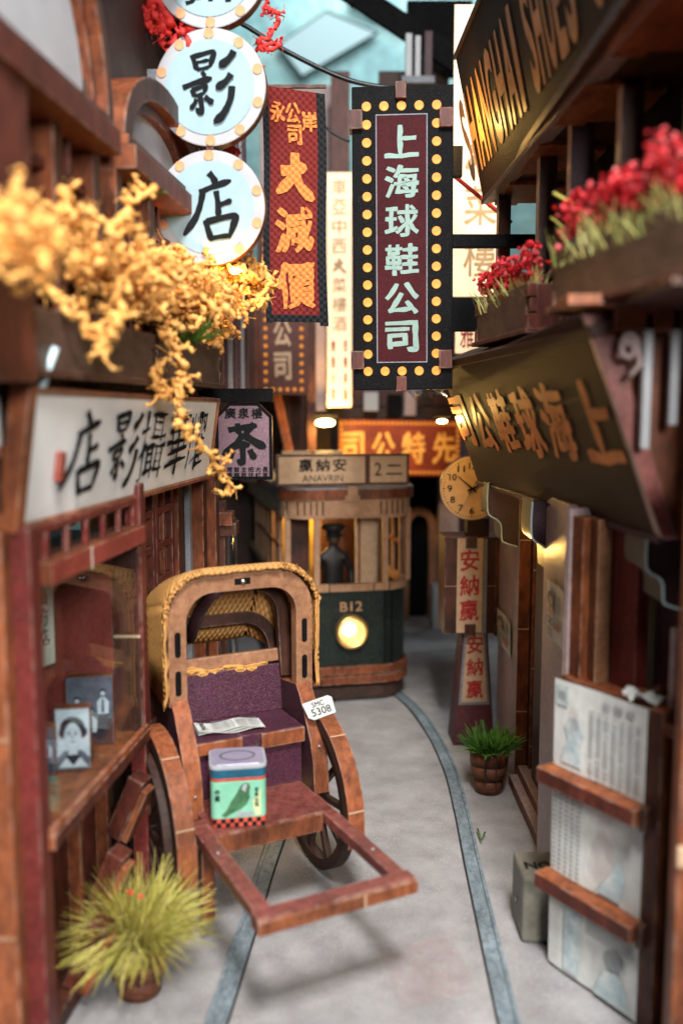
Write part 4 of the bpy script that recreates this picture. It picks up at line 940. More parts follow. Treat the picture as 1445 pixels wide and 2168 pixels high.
pot(t, (p.x, p.y), .40, .92); random.seed(5); m = MB(); blades(m, (p.x, p.y, .8), 330, .62, 1.0, .32, .028, .6, .6); 
tag(m.build('grass_blades', mat('fresh_green', (.13, .30, .04), (.05, .15, .02), 5, rough=.45, bump=0), t, fixn=False), kind='stuff')
p = G(296, 2095); t = thing('potted_grass', 'big blurred tuft of pale yellow-green grass in a dark pot, bottom left corner', 'potted plant', (p.x, p.y, 0))
pot(t, (p.x, p.y), .40, .78); m = MB(); blades(m, (p.x, p.y, .72), 900, 1.02, 1.5, .22, .012, .75, .7)
tag(m.build('grass_blades', M_['strawg'], t, fixn=False), kind='stuff')
m = MB(); blades(m, (p.x, p.y, .72), 900, 1.0, 1.35, .24, .009, .6, .8); tag(m.build('dry_blades', mat('dry_straw', (.72, .60, .22), (.5, .48, .12), 3, rough=.5, bump=0), t, fixn=False), kind='stuff')
m = MB()
for q in ((275, 1888), (300, 1897)): crumb(m, A(q[0], q[1], p.y - .3), .05, 5)
m.build('red_flecks', M_['coral'], t)

# ================================================================ RICKSHAW
def build_rickshaw():
    ang = math.radians(27); Mo = Matrix.Translation((-1.60, 14.62, 0)) @ Matrix.Rotation(ang, 4, 'Z')
    t = thing('rickshaw', 'wooden pulled rickshaw with burlap hood and purple seat, centre left', 'rickshaw', M=Mo)
    # local x = side (right in picture), local -y = forward, z up
    def f(x0, x1, f0, f1, z0, z1, nm, mt, bev=.012, par=t): return MB().box((x0, -f1, z0), (x1, -f0, z1)).build(nm, mt, par, local=True, bevel=bev)
    zt = 1.72
    f(-1.10, .86, .30, 1.55, zt - .16, zt, 'footboard', M_['redwood'])
    f(-1.34, -1.10, .95, 3.92, zt - .16, zt + .004, 'shaft_side', M_['redwood']); f(.66, .88, .95, 3.92, zt - .16, zt + .004, 'shaft_side', M_['redwood'])
    f(-1.38, .92, 3.70, 3.96, zt - .2, zt + .01, 'front_bar', M_['redwood'])
    f(-1.10, .66, 1.555, 1.59, zt - .30, zt - .01, 'inner_board', M_['edge']); f(-1.1, .66, 3.67, 3.698, zt - .25, zt - .02, 'inner_board', M_['edge'])
    f(-1.385, .925, 3.962, 3.99, zt - .2, zt - .01, 'front_edge', M_['edgeh'])
    f(.1, .125, 3.99, 4.0, zt - .19, zt - .02, 'burn_line', M_['cream'], 0)
    # seat box
    f(-.98, .88, -.75, .30, zt, 2.48, 'seat_box', M_['purple'])
    f(-1.0, -.22, -.78, .36, 2.49, 2.70, 'seat_top', M_['purple']); f(.12, .90, -.78, .36, 2.49, 2.70, 'seat_top', M_['purple']); f(-.22, .12, -.78, .33, 2.49, 2.695, 'seat_top', M_['purple'])
    f(-1.0, -.22, .362, .40, 2.50, 2.695, 'seat_edge', M_['edgeh']); f(.12, .90, .362, .40, 2.44, 2.695, 'seat_edge', M_['edgeh'])
    # back rest, slightly reclined
    Mb = Matrix.Translation((0, .62, 2.70)) @ Matrix.Rotation(math.radians(-8), 4, 'X')
    MB().box((-.98, 0, 0), (.95, .16, .82), Mb).build('backrest', M_['purple'], t, local=True, bevel=.02)
    MB().box((-1.0, .02, .86), (.97, .18, 1.08), Mb).build('back_rail', M_['hoodwood'], t, local=True, bevel=.02)
    # side boards: curve from hood leg down to the shafts
    def side(x0, x1, nm):
        prof_o = []; prof_i = []
        pts = [(-.02, 3.32), (.12, 3.18), (.34, 2.86), (.56, 2.50), (.68, 2.12), (.72, 1.62)]       # forward edge (f,z)
        pin = [(-.95, 3.2), (-.95, 3.0), (-.95, 2.6), (-.9, 2.3), (-.8, 1.9), (-.7, 1.58)]
        n = len(pts); m = MB()
        vs = [(x0, -a, z) for a, z in pts] + [(x0, -a, z) for a, z in pin] + [(x1, -a, z) for a, z in pts] + [(x1, -a, z) for a, z in pin]
        fs = []; ms = []
        for i in range(n - 1):
            fs += [(i, i + 1, n + i + 1, n + i), (2 * n + i, 3 * n + i, 3 * n + i + 1, 2 * n + i + 1), (i, 2 * n + i, 2 * n + i + 1, i + 1), (n + i, n + i + 1, 3 * n + i + 1, 3 * n + i)]; ms += [0, 0, 1, 1]
        fs += [(0, n, 3 * n, 2 * n), (n - 1, 2 * n - 1 + 2 * n, 3 * n - 1 + n - n, 2 * n - 1)][:1]; ms += [1]
        m.add(vs, fs, ms); m.build(nm, [M_['dpurple'], M_['edgeh']], t, local=True, bevel=.01)
    side(-1.28, -1.0, 'armrest'); side(.92, 1.20, 'armrest')
    # hood arches
    def arch(fy, zb, zt_, w, th, mt, nm, tilt=0, dep=.2, r=.62, slots=False):
        F = Matrix.Translation((-.03, -fy, zb)) @ Matrix.Rotation(math.radians(tilt), 4, 'X') @ fr((0, 0, 0), (1, 0, 0))
        H = zt_ - zb; out = [(-w, 0)]; inn = [(-w + th, 0)]; n = 9
        for k in range(n + 1):
            q = math.pi - math.pi / 2 * k / n; out.append((-w + r + r * math.cos(q), H - r + r * math.sin(q))); ri = r - th * .8; inn.append((-w + th + ri + ri * math.cos(q), H - th - ri + ri * math.sin(q)))
        for k in range(n + 1):
            q = math.pi / 2 - math.pi / 2 * k / n; out.append((w - r + r * math.cos(q), H - r + r * math.sin(q))); ri = r - th * .8; inn.append((w - th - ri + ri * math.cos(q), H - th - ri + ri * math.sin(q)))
        out.append((w, 0)); inn.append((w - th, 0))
        MB().ring(out, inn, F, dep, 0, 1, closed=False).build(nm, mt, t, local=True, bevel=.012)
        if slots:
            for x in (-w + th / 2, w - th / 2):
                for z in (.18, .82):
                    MB().poly(rrect(x - .05, x + .05, z, z + .42, .049, 5), F, .004, 0, 0, t0=.003).build('slot', M_['dark'], t, local=True)
            MB().poly([(-.14, H - th * .68), (.14, H - th * .68), (.14, H - th * .32), (-.14, H - th * .32)], F, .004, 0, 0, t0=.003).build('slot', M_['dark'], t, local=True)
            MB().ico(F @ Vector((.0, H - th * .5, .01)), .055, 2, .1).build('screw', M_['metal'], t, local=True)
        return out, F
    o1, Fa = arch(-.02, 3.22, 5.35, 1.27, .30, [M_['hoodwood'], M_['hoodwood']], 'hood_front_arch', 0, .22, .7, True)
    o2, Fb = arch(-.62, 3.3, 5.12, 1.18, .24, [M_['brown'], M_['brown']], 'hood_rib', -8, .14, .65)
    o3, Fc = arch(-.95, 3.2, 4.45, 1.14, .22, [M_['brown'], M_['brown']], 'hood_rib', -22, .14, .6)
    MB().tube([(-.42, .1, 5.08), (-.44, .5, 4.9), (-.5, .95, 4.5), (-.55, 1.3, 4.0)], .11, 8).build('hood_spine', M_['dpurple'], t, local=True)
    # burlap hood: loft between scaled arches
    def scaled(o, F, s, dz, dn): return [F @ Vector((p[0] * s, p[1] * 1.0 + dz, dn)) for p in o]
    rows = [scaled(o1, Fa, 1.06, .06, .04), scaled(o1, Fa, 1.07, .08, -.12), scaled(o2, Fb, 1.18, .12, .05), scaled(o2, Fb, 1.2, .03, -.35), scaled(o3, Fc, 1.24, .14, -.02), [v + Vector((0, .22, -.45)) for v in scaled(o3, Fc, 1.22, -.05, -.3)]]
    rows = [smooth(r, 2) for r in rows]
    cols = list(zip(*rows)); cols = [smooth([Vector(q) for q in c_], 3) for c_ in cols]
    nr = len(cols[0]); m = MB(); vs = []
    for c_ in cols:
        for j, q in enumerate(c_): vs.append(q + Vector((noise.noise(q * 2.3), noise.noise(q * 2.1 + Vector((5, 0, 0))), noise.noise(q * 2.5 + Vector((0, 9, 0))))) * .03)
    fs = [(i * nr + j, i * nr + j + 1, (i + 1) * nr + j + 1, (i + 1) * nr + j) for i in range(len(cols) - 1) for j in range(nr - 1)]
    mi = []
    for i in range(len(cols) - 1):
        for j in range(nr - 1): 
            q = (Vector(vs[i * nr + j + 1]) - Vector(vs[i * nr + j])).cross(Vector(vs[(i + 1) * nr + j]) - Vector(vs[i * nr + j])).normalized(); mi.append(0 if abs(q.x) > .6 else 1)
    m.add(vs, fs, mi, smooth=True); o = m.build('burlap_hood', [M_['burlap'], M_['burlapt']], t, local=True, fixn=False)
    s = o.modifiers.new('sol', 'SOLIDIFY'); s.thickness = .06; s.offset = 0
    # frayed rim
    m = MB(); rim = smooth([Vector(v) for v in scaled(o1, Fa, 1.055, .05, .06)], 10); rim = [v + Vector((random.gauss(0, .012), random.gauss(0, .01), random.gauss(0, .012))) for v in rim]
    m.tube(rim, [random.uniform(.028, .05) for _ in rim], 6)
    for v in rim[::1]:
        for _ in range(2): m.tube([v, v + Vector((random.gauss(0, .03), random.gauss(-.02, .03), random.gauss(.02, .04)))], .005, 3, cap=False)
    m.build('frayed_rim', M_['burlapt'], t, local=True, fixn=False)
    fp = [Vector((-.9 + 1.6 * i / 26, .80 + .02 * math.sin(i * 1.7), 3.52 + .035 * math.sin(i * .55) - .02 * (i > 13))) for i in range(27)]
    MB().tube(fp, [.035 + .05 * abs(math.sin(i * .23 + .4)) + random.uniform(0, .012) for i in range(27)], 10).build('burlap_fold', M_['burlap'], t, local=True)
    # wheels
    for x, s in ((-1.70, -1), (1.30, 1)):
        R = Matrix.Translation((x, .0, 1.32)) @ Matrix.Rotation(math.radians(90), 4, 'Y')
        w = MB().lathe([(1.3, -.1), (1.3, .1), (1.12, .1), (1.12, -.1), (1.3, -.1)], 44, R, smooth=False).build('wheel', M_['dbrown'], t, local=True)
        MB().lathe([(0, -.16), (.2, -.16), (.2, .16), (0, .16)], 20, R, smooth=False).build('hub', M_['dbrown'], w, local=True)
        for k in range(10):
            a = 2 * math.pi * k / 10 + .2; c_ = Matrix.Translation((x, 0, 1.32)) @ Matrix.Rotation(a, 4, 'X')
            MB().box((-.05, -.05, .18), (.05, .05, 1.14), c_).build('spoke', M_['dbrown'], w, local=True)
        # fender
        m = MB(); pts = []
        a0, a1 = (100, -12) 
        for k in range(15):
            a = math.radians(a0 + (a1 - a0) * k / 14); pts.append((math.cos(a), math.sin(a)))
        n = len(pts); ro, ri = 1.62, 1.42; x0, x1 = (x + .0, x + .30) if s < 0 else (x - .2, x + .10)
        vs = [(x0, -c_ * ro, 1.32 + s_ * ro) for c_, s_ in pts] + [(x0, -c_ * ri, 1.32 + s_ * ri) for c_, s_ in pts] + [(x1, -c_ * ro, 1.32 + s_ * ro) for c_, s_ in pts] + [(x1, -c_ * ri, 1.32 + s_ * ri) for c_, s_ in pts]
        fs = []; ms = []
        for i in range(n - 1): fs += [(i, i + 1, n + i + 1, n + i), (2 * n + i, 3 * n + i, 3 * n + i + 1, 2 * n + i + 1), (i, 2 * n + i, 2 * n + i + 1, i + 1), (n + i, n + i + 1, 3 * n + i + 1, 3 * n + i)]; ms += [0, 0, 1, 1]
        fs += [(0, n, 3 * n, 2 * n), (n - 1, 3 * n - 1, 4 * n - 1, 2 * n - 1)]; ms += [1, 1]
        m.add(vs, fs, ms); m.build('fender', [M_['dbrown'], M_['edgeh']], t, local=True, bevel=.01)
    for x, a in ((-1.55, 60), (-1.55, 20), (1.25, 55), (1.25, 10)):
        q = math.radians(a); MB().box((-.14, -.008, -.012), (.14, .008, .012), Matrix.Translation((x, -math.cos(q) * 1.625, 1.32 + math.sin(q) * 1.625)) @ Matrix.Rotation(q, 4, 'X')).build('glue_joint', M_['cream'], t, local=True)
    for q in ((-1.25, -2.1, 1.73), (.77, -3.0, 1.73), (-1.14, -.73, 2.0), (1.06, -.62, 2.4)): MB().ico(q, .022, 1, .2).build('glue_dot', M_['palering'], t, local=True)
    MB().tube([(-1.6, 0, 1.32), (1.35, 0, 1.32)], .08, 10).build('axle', M_['dbrown'], t, local=True)
    f(-1.3, -1.1, 1.35, 1.5, .35, 1.5, 'front_leg', M_['edge'])
    # number plate on right armrest
    Pm = Matrix.Translation((1.16, -.45, 3.0)) @ Matrix.Scale(.86, 4) @ Matrix.Rotation(math.radians(-8), 4, 'Y') @ Matrix.Rotation(math.radians(-38), 4, 'X') @ fr((0, 0, 0), (1, 0, 0))
    pl = MB().poly([(-.30, -.13), (-.2, -.2), (.28, -.18), (.32, .14), (.25, .2), (-.32, .18)], Pm, .03, 0, 0).build('number_plate', M_['newsp'], t, local=True, bevel=.01)
    m = MB(); text(m, 'SMC', Pm, -.02, .09, .26, .11, bold=.01); text(m, '5308', Pm, 0, -.06, .42, .15, bold=.01); m.build('lettering', M_['ink'], pl, local=True)
    return t, Mo
RK, RM = build_rickshaw()
def build_tin():
    c = RM @ Vector((-.58, -1.12, 1.725)); t = thing('tea_tin', 'small square tea tin with green bird label and red checks on the footboard', 'tin', M=Matrix.Translation(c) @ Matrix.Rotation(math.radians(9), 4, 'Z'))
    w, h = .42, .98; rr = rrect(-w, w, -w * .85, w * .85, .1, 4); F0 = fr((0, 0, 0), (1, 0, 0), (0, 1, 0))
    def lay(z0, z1, s, nm, mt): MB().poly([(a * s, b * s) for a, b in rr], Matrix.Translation((0, 0, z1)) @ F0, z1 - z0, 0, 0).build(nm, mt, t, local=True, bevel=.01)
    lay(0, .14, 1, 'check_band', M_['tin_r']); lay(.14, .72, .999, 'label_band', M_['tin_g']); lay(.72, .77, 1.002, 'stripe', M_['tin_r']); lay(.77, .91, 1.0, 'blue_band', M_['tin_b']); lay(.91, .97, 1.03, 'lid_rim', M_['palering']); lay(.97, .985, .96, 'lid', M_['tin_top'])
    m = MB(); Fz = Matrix.Translation((0, 0, .985)); m.ring([(.28 * math.cos(a), .2 * math.sin(a)) for a in [k * math.pi / 16 for k in range(32)]], [(.24 * math.cos(a), .17 * math.sin(a)) for a in [k * math.pi / 16 for k in range(32)]], Fz, .004, 0, 0, t0=.006); m.build('lid_ring', M_['photo_m'], t, local=True)
    F = fr((0, -w * .85, 0), (1, 0, 0)); m = MB()
    for i in range(12):
        for j in range(2):
            if (i + j) % 2: flat(m, F, [(-.4 + i * .0665, .01 + j * .065), (-.4 + (i + 1) * .0665, .01 + j * .065), (-.4 + (i + 1) * .0665, .01 + (j + 1) * .065), (-.4 + i * .0665, .01 + (j + 1) * .065)], .008)
    for i in range(9):
        Fs = fr((w, -w * .85 + .1, 0), (0, 1, 0))
        if i % 2: flat(m, Fs, [(i * .065, .01), (i * .065 + .065, .01), (i * .065 + .065, .075), (i * .065, .075)], .008)
    tag(m.build('check_print', M_['ink'], t, local=True), kind='stuff')
    m = MB(); flat(m, F, [(.25, .17), (.33, .17), (.34, .6), (.28, .5), (.2, .4)], .006); m.build('leaf_print', M_['tin_y'], t, local=True)
    m = MB(); body = [(-.26, .2), (-.18, .28), (-.12, .40), (-.04, .52), (.02, .63), (.09, .70), (.15, .68), (.18, .62), (.16, .56), (.17, .46), (.12, .36), (.02, .28), (-.08, .24), (-.2, .17)]
    flat(m, F, body, .01); m.build('bird_print', M_['leafg'], t, local=True)
    m = MB()
    for q in range(6): disc(m, F, .0 + .04 * q, .2 + .015 * (q % 2), .035, .012, 10)
    flat(m, F, [(.04, .6), (.09, .69), (.13, .67), (.10, .55)], .013); m.build('highlight_print', M_['palering'], t, local=True)
    m = MB(); vtext(m, '中國', F, -.32, .42, .62, .07, bold=.03, t=.012); vtext(m, '茗茶公司', F, .27, .3, .62, .06, bold=.03, t=.012); m.build('lettering', M_['ink'], t, local=True)
build_tin()
def build_newspaper():
    M = RM @ Matrix.Translation((-.28, .05, 2.715)) @ Matrix.Rotation(math.radians(-7), 4, 'Z'); t = thing('folded_newspaper', 'folded newspaper lying on the rickshaw seat', 'newspaper', M=M)
    m = MB(); n = 10
    for L_ in range(3):
        vs = []
        for i in range(n + 1):
            for j in range(2):
                x = -.56 + 1.12 * i / n; y = (-.22 if j == 0 else .22) + .01 * L_; vs.append((x, y, .02 * L_ + .02 + .025 * math.sin(i * .9 + L_)))
        m.add(vs, [(2 * i, 2 * i + 2, 2 * i + 3, 2 * i + 1) for i in range(n)], 0)
    m.build('sheets', M_['newsp'], t, local=True)
    m = MB()
    for r in range(8):
        for c_ in range(2):
            y = -.18 + r * .047; x = -.3 + c_ * .42; m.add([(x, y, .092), (x + .37, y, .092), (x + .37, y + .014, .092), (x, y + .014, .092)], [(0, 1, 2, 3)])
    tag(m.build('printed_lines', M_['newsgrey'], t, local=True), kind='stuff')
    F = Matrix.Translation((-.45, 0, .08)) @ Matrix.Rotation(math.radians(90), 4, 'Z'); m = MB(); text(m, 'Journal', F, 0, 0, .36, .13, bold=.02); m.build('masthead', M_['ink'], t, local=True)
build_newspaper()

# ================================================================ RIGHT SIDE
def build_right_wall():
    t = thing('shoe_shop', 'brown timber shopfront with lilac piers on the right side', 'shop', (3.8, 16, 0))
    # piers: lilac street-facing face with plywood edge facing the camera
    def pier(x0, x1, d0, d1, z1, face, edge, nm='pier', z0=0):
        m = MB(); m.box((x0, d0, z0), (x1, d1, z1), None, [0, 0, 1, 1, 0, 0]); return m.build(nm, [M_[face], M_[edge]], t, bevel=.012)
    pier(3.72, 3.97, 18.6, 20.9, 6.6, 'lilac', 'edge'); pier(3.98, 4.14, 18.4, 20.8, 6.6, 'mahog', 'edge'); pier(4.15, 4.5, 18.7, 20.9, 6.6, 'dbrown', 'dbrown')
    pier(3.95, 4.1, 16.3, 18.0, 6.6, 'dpurple', 'brown'); pier(4.1, 4.5, 16.0, 18.6, 6.6, 'dbrown', 'dbrown')
    # near lilac pier
    pier(3.42, 3.60, 13.4, 15.0, 6.6, 'lilac', 'lilac')
    # doorway steps
    for i, (x, z) in enumerate(((3.60, .22), (3.78, .42))):
        MB().box((x, 15.0, 0), (4.5, 18.6, z), None, [1, 0, 1, 0, 0, 0]).build('step', [M_['lilac'], M_['edge']], t, bevel=.012)
    # bay
    P0 = Vector((3.30, 12.95, 0)); P1 = Vector((4.05, 10.9, 0)); F = fr(P0, P1 - P0); L = (P1 - P0).length
    B('bay_pier', F, -.02, .10, 0, 6.6, -.5, .04, M_['lilac'], t)
    B('bay_post', F, .10, .36, 4.0, 6.5, -.35, .0, M_['edge'], t, M_['edgeh']); B('bay_post', F, .44, .56, 4.0, 6.5, -.4, -.1, M_['edge'], t); B('bay_strip', F, .60, .64, 4.0, 6.5, -.3, -.06, M_['hoodwood'], t)
    B('bay_door', F, .66, 1.20, 4.0, 6.5, -.5, -.3, M_['maroon'], t); B('bay_door', F, 1.22, 2.4, 4.0, 6.5, -.8, -.6, M_['dpurple'], t)
    B('bay_sill', F, .10, 2.6, 4.02, 4.16, -.6, .12, M_['edge'], t, M_['edgeh'])
    B('bay_lower_wall', F, .0, 2.6, 0, 4.02, -.5, -.05, M_['brown'], t)
    B('bay_pier', F, 2.1, 2.2, 4.0, 5.3, -.3, -.1, M_['lilac'], t)
    BX('front_post', (3.66, 9.3, 0), (4.5, 9.55, 7.4), M_['edgeh'], t, bev=.03); BX('front_post', (3.95, 9.0, 0), (5, 9.28, 9.2), M_['dbrown'], t)
    BX('post_knot', (3.64, 9.25, 3.05), (3.74, 9.32, 3.3), M_['cream'], t, bev=.03)
    BX('back_wall', (4.5, 10.5, 0), (4.7, 22, 12), M_['dbrown'], t)
    for x, w, d, zs in ((3.72, .25, 18.595, (1.6, 3.4, 5.3)), (3.98, .16, 18.395, (.9, 2.6, 4.7)), (3.95, .15, 16.295, (1.9, 4.4))):
        for z in zs: BX('glue_joint', (x + .01, d - .006, z), (x + w - .01, d, z + .025), M_['cream'], t, bev=0)
    # scalloped brackets
    def bracket(px, py, d, s):
        a = A(px, py, d); Fb = cf(a.x, d, a.z)
        out = [(0, 0), (-.02, -.55), (.03, -.95), (.28, -1.12), (.42, -1.3), (.46, -1.75), (.55, -1.85), (.95, -1.98), (.95, 0)]
        sp = smooth([Vector((p_[0] * s, p_[1] * s, 0)) for p_ in out[:-1]], 5); pts = [(v.x, v.y) for v in sp] + [(.95 * s, 0)]
        MB().poly(pts, Fb, .16, 0, 0).build('scroll_bracket', M_['dpurple'], t, bevel=.012)
        m = MB(); w = .27; n = len(sp)
        vs = [(v.x - .012, v.y - .012, .0) for v in sp] + [(v.x - .012, v.y - .012, -w - .6) for v in sp]
        m.add(vs, [(i, i + 1, n + i + 1, n + i) for i in range(n - 1)], 0, Fb, smooth=True); m.build('bracket_rim', M_['suit'], t)
        MB().tube([Fb @ Vector((v.x - .015, v.y - .015, .015)) for v in sp], .016, 6).build('edge_highlight', M_['pcyan'], t)  # pale cyan tube paints the highlight along the bracket edge
    bracket(1034, 1022, 18.3, .66); bracket(1128, 1060, 14.9, .66); bracket(1372, 1125, 11.2, .5)
build_right_wall()
def advert(label, px0, px1, py0, py1, x, col='paper', face=True, slant=0):
    # small paper advert pasted on street-facing plane x=const: px0>px1 depth order from pixel columns
    d0 = x / ((px0 - 722.5) / FPX); d1 = x / ((px1 - 722.5) / FPX); X = Vector((0, d1 - d0, 0)); zt = A(0, py0, d0).z; zb = A(0, py1, d1).z
    F = fr((x - .02, d0, zb), X); w = abs(d1 - d0); h = zt - zb
    t = thing('paper_advert', label, 'poster', (x, d0, zb), group='paper adverts on the right wall')
    m = MB(); n = 6; vs = [(w * i / n, h * j, .012 + .02 * math.sin(i * 1.1 + j)) for i in range(n + 1) for j in (0, 1)]
    m.add(vs, [(2 * i, 2 * i + 2, 2 * i + 3, 2 * i + 1) for i in range(n)], 0, F); m.build('sheet', M_[col], t)
    m = MB(); m.add([(w * .30 + w * .2 * math.cos(a), h * .72 + h * .13 * math.sin(a), .045) for a in [k * math.pi / 10 for k in range(20)]], [list(range(20))], 0, F); m.build('hair_print', M_['suit'], t)
    m = MB(); m.add([(w * .34 + w * .12 * math.cos(a), h * .70 + h * .08 * math.sin(a), .05) for a in [k * math.pi / 10 for k in range(20)]], [list(range(20))], 0, F)
    flat(m, F, [(w * .12, h * .46), (w * .55, h * .46), (w * .45, h * .6), (w * .25, h * .6)], .05); m.build('face_print', M_['cream'], t)
    m = MB()
    for i in range(3): flat(m, F, [(w * (.62 + .1 * i), h * .56), (w * (.67 + .1 * i), h * .56), (w * (.67 + .1 * i), h * .88), (w * (.62 + .1 * i), h * .88)], .05)
    for i in range(6): flat(m, F, [(w * .1, h * (.05 + .03 * i)), (w * .45, h * (.05 + .03 * i)), (w * .45, h * (.065 + .03 * i)), (w * .1, h * (.065 + .03 * i))], .05)
    text(m, 'GS', F, w * .3, h * .34, w * .45, h * .12, bold=.02, t=.05); m.build('black_print', M_['suit'], t)
    m = MB()
    for i in range(3): disc(m, F, w * (.6 + .12 * i), h * .32, w * .05, .05, 10)
    m.build('red_print', M_['redink'], t)
advert('small cream advert with a woman and red dots on the far lilac pier', 1062, 1092, 1285, 1395, 3.72)
advert('blurred blue-cream advert pasted on the near lilac pier under a scroll bracket', 1170, 1207, 1225, 1380, 3.40)

def sign_board(name, label, bn, bf, tn, tf, txt, lmat, sizes, thick=.14, cols=None):
    X = bn - bf; F = fr(bf, X, tf - bf); Fi = F.inverted()
    P = [Fi @ q for q in (bf, bn, tn, tf)]; t = thing(name, label, 'sign', bf)
    MB().poly([(q.x, q.y) for q in P], F, thick, 0, 1).build('sign_board', [M_['signbrown'], M_['dpurple']], t, bevel=.02)
    return t, F, P
def build_signs():
    bf, bn, tf = G(1011, 1022, 6.45), G(1398, 1142, 6.45), A(936, 790, 18.9)
    Fq = fr(bf, bn - bf, tf - bf); qu, qv = uv(Fq, 1225, 662); tn = Fq @ Vector((qu, qv, 0))
    t, F, P = sign_board('shop_sign', 'dark brown leaning signboard with copper characters over the right shop', bn, bf, tn, tf, '', None, None)
    L = P[1].x; H = (P[3].y + P[2].y) / 2; m = MB()
    for ch, px, py, w, y0, y1 in (('司', 984, 900, 36, 835, 940), ('公', 1024, 900, 40, 830, 950), ('鞋', 1066, 890, 46, 822, 955), ('球', 1116, 885, 56, 815, 965), ('海', 1178, 890, 66, 806, 970), ('上', 1262, 890, 92, 800, 980)):
        a = uv(F, px - w / 2, py); b = uv(F, px + w / 2, py); c = uv(F, px, y1); d_ = uv(F, px, y0)
        text(m, ch, F, (a[0] + b[0]) / 2, (c[1] + d_[1]) / 2, (b[0] - a[0]) * .84, d_[1] - c[1], bold=.034, rough=.04, t=.02)
    m.build('lettering', M_['gold'], t)
    B('top_board', F, -.05, L + .1, H - .12, H + .02, -.9, .03, M_['dbrown'], t); B('bottom_rail', F, -.02, L, -.05, .05, -.2, .04, M_['dpurple'], t)
    # end frame boards
    dn = min(bn.y, tn.y) - .08; a, b = A(1400, 1142, dn), A(1232, 662, dn); Fe = cf(0, dn); w = .24
    MB().poly([(a.x, a.z), (a.x + w * .8, a.z), (b.x + w * 1.3, b.z), (b.x, b.z)], Fe, .25, 0, 1).build('end_frame', [M_['redwood'], M_['lilac']], t, bevel=.02)
    dg_ = dn - .25
    for p0, y0, y1 in ((1366, 660, 950), (1425, 640, 900)):
        a = A(p0, y0, dg_); b = A(p0, y1, dg_); BX('grille_bar', (a.x, dg_, b.z), (a.x + .10, dg_ + .1, a.z), M_['palering'], t)
    a = A(1300, 640, dg_); BX('grille_bar', (a.x + .02, dg_, A(0, 700, dg_).z), (a.x + .9, dg_ + .1, A(0, 650, dg_).z), M_['edge'], t)
    gb = [A(1275, 664, dn + .1), A(1412, 1142, dn + .1), A(1560, 1142, dn + .1), A(1560, 650, dn + .1), A(1275, 650, dn + .1)]; MB().poly([(q.x, q.z) for q in gb], cf(0, dn + .1), .1, 0, 0).build('grille_back', M_['edge'], t)
    m = MB(); c = A(1330, 735, dg_); m.tube([c + Vector((.11 * math.cos(a) * (1 - a / 14), 0, .17 * math.sin(a) * (1 - a / 14))) for a in [k * .45 for k in range(22)]], .035, 8); m.tube([c + Vector((.1, 0, .1)), c + Vector((.13, 0, -.2)), c + Vector((.02, 0, -.32))], .035, 8); m.build('grille_scroll', M_['lilac'], t)
    a = A(1175, 655, 10.9); BX('lintel', (a.x, 10.3, 9.19), (4.8, 10.9, 9.31), M_['edgeh'], t)
    # upper english sign
    bf, bn, tf, tn = Vector((2.90, 19, 12.28)), Vector((3.30, 8.6, 12.28)), Vector((2.30, 19, 15.05)), Vector((2.75, 8.6, 15.05))
    t, F, P = sign_board('shop_sign', 'upper dark signboard with gold English capitals slanting out of the top right corner', bn, bf, tn, tf, '', None, None)
    L = P[1].x; H = P[3].y; m = MB()
    va = uv(F, 1117, 232)[1]; vb = uv(F, 1074, 8)[1]; print('upper sign', va / H, vb / H)
    for word, p0, p1 in (('SHANGHAI', (984, 300), (1117, 225)), ('SHOES', (1136, 200), (1230, 70)), ('CO.', (1262, 30), (1325, -60))):
        ua = uv(F, *p0)[0]; ub = uv(F, *p1)[0]; ws = [(.42 if c == 'I' else .35 if c == '.' else 1) for c in word]; k = (ub - ua) / (sum(ws) + .22 * (len(word) - 1)); u = ua
        for ch, wr in zip(word, ws):
            hh = (vb - va) if ch != '.' else (vb - va) * .12
            text(m, ch, F, u + wr * k / 2, va + hh / 2, wr * k, hh, bold=.035 if ch != '.' else 0, rough=0, t=.02); u += (wr + .22) * k
    m.build('lettering', M_['goldl'], t)
    B('bottom_rail', F, -.02, L, -.07, .02, -.3, .05, M_['dpurple'], t, M_['lilac'])
    B('top_rail', F, -.02, L, H - .02, H + .06, -.3, .05, M_['dpurple'], t)
build_signs()
def build_right_upper():
    t = thing('upper_storey', 'dark upper storey with timber posts and stepped soffit, right side', 'building', (3.6, 14, 9.4))
    BX('soffit', (3.0, 9, 12.30), (4.9, 19, 12.45), M_['brown'], t)
    for i, d in enumerate((9.6, 12.2, 14.9, 17.4)):
        F = fr((0, 0, 12.28), (1, 0, 0), (0, 1, 0)); z = 12.29
        MB().poly([(3.15, d), (4.0, d), (4.0, d + .25), (4.3, d + .25), (4.3, d + 1.5), (3.6, d + 1.5), (3.6, d + 1.7), (3.15, d + 1.7)], Matrix.Translation((0, 0, 12.29)), .08, 0, 0, t0=0).build('soffit_panel', M_['edgeh'], t)
    for d, x, w in ((10.0, 3.75, .45), (12.2, 3.65, .3), (13.9, 3.42, .35), (15.5, 3.3, .3), (18.3, 3.1, .25)):
        MB().box((x, d, 9.3), (x + w, d + .25, 12.3), None, [1, 0, 0, 0, 0, 0]).build('timber_post', [M_['dpurple' if w > .3 else 'brown'], M_['lilac']], t, bevel=.015)
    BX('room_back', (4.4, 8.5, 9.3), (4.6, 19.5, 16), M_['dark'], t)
    BX('floor_board', (3.1, 8.6, 9.18), (4.5, 18.5, 9.25), M_['brown'], t)
    BX('sill_rail', (3.3, 12.6, 10.1), (3.5, 18.2, 10.22), M_['dpurple'], t)
build_right_upper()
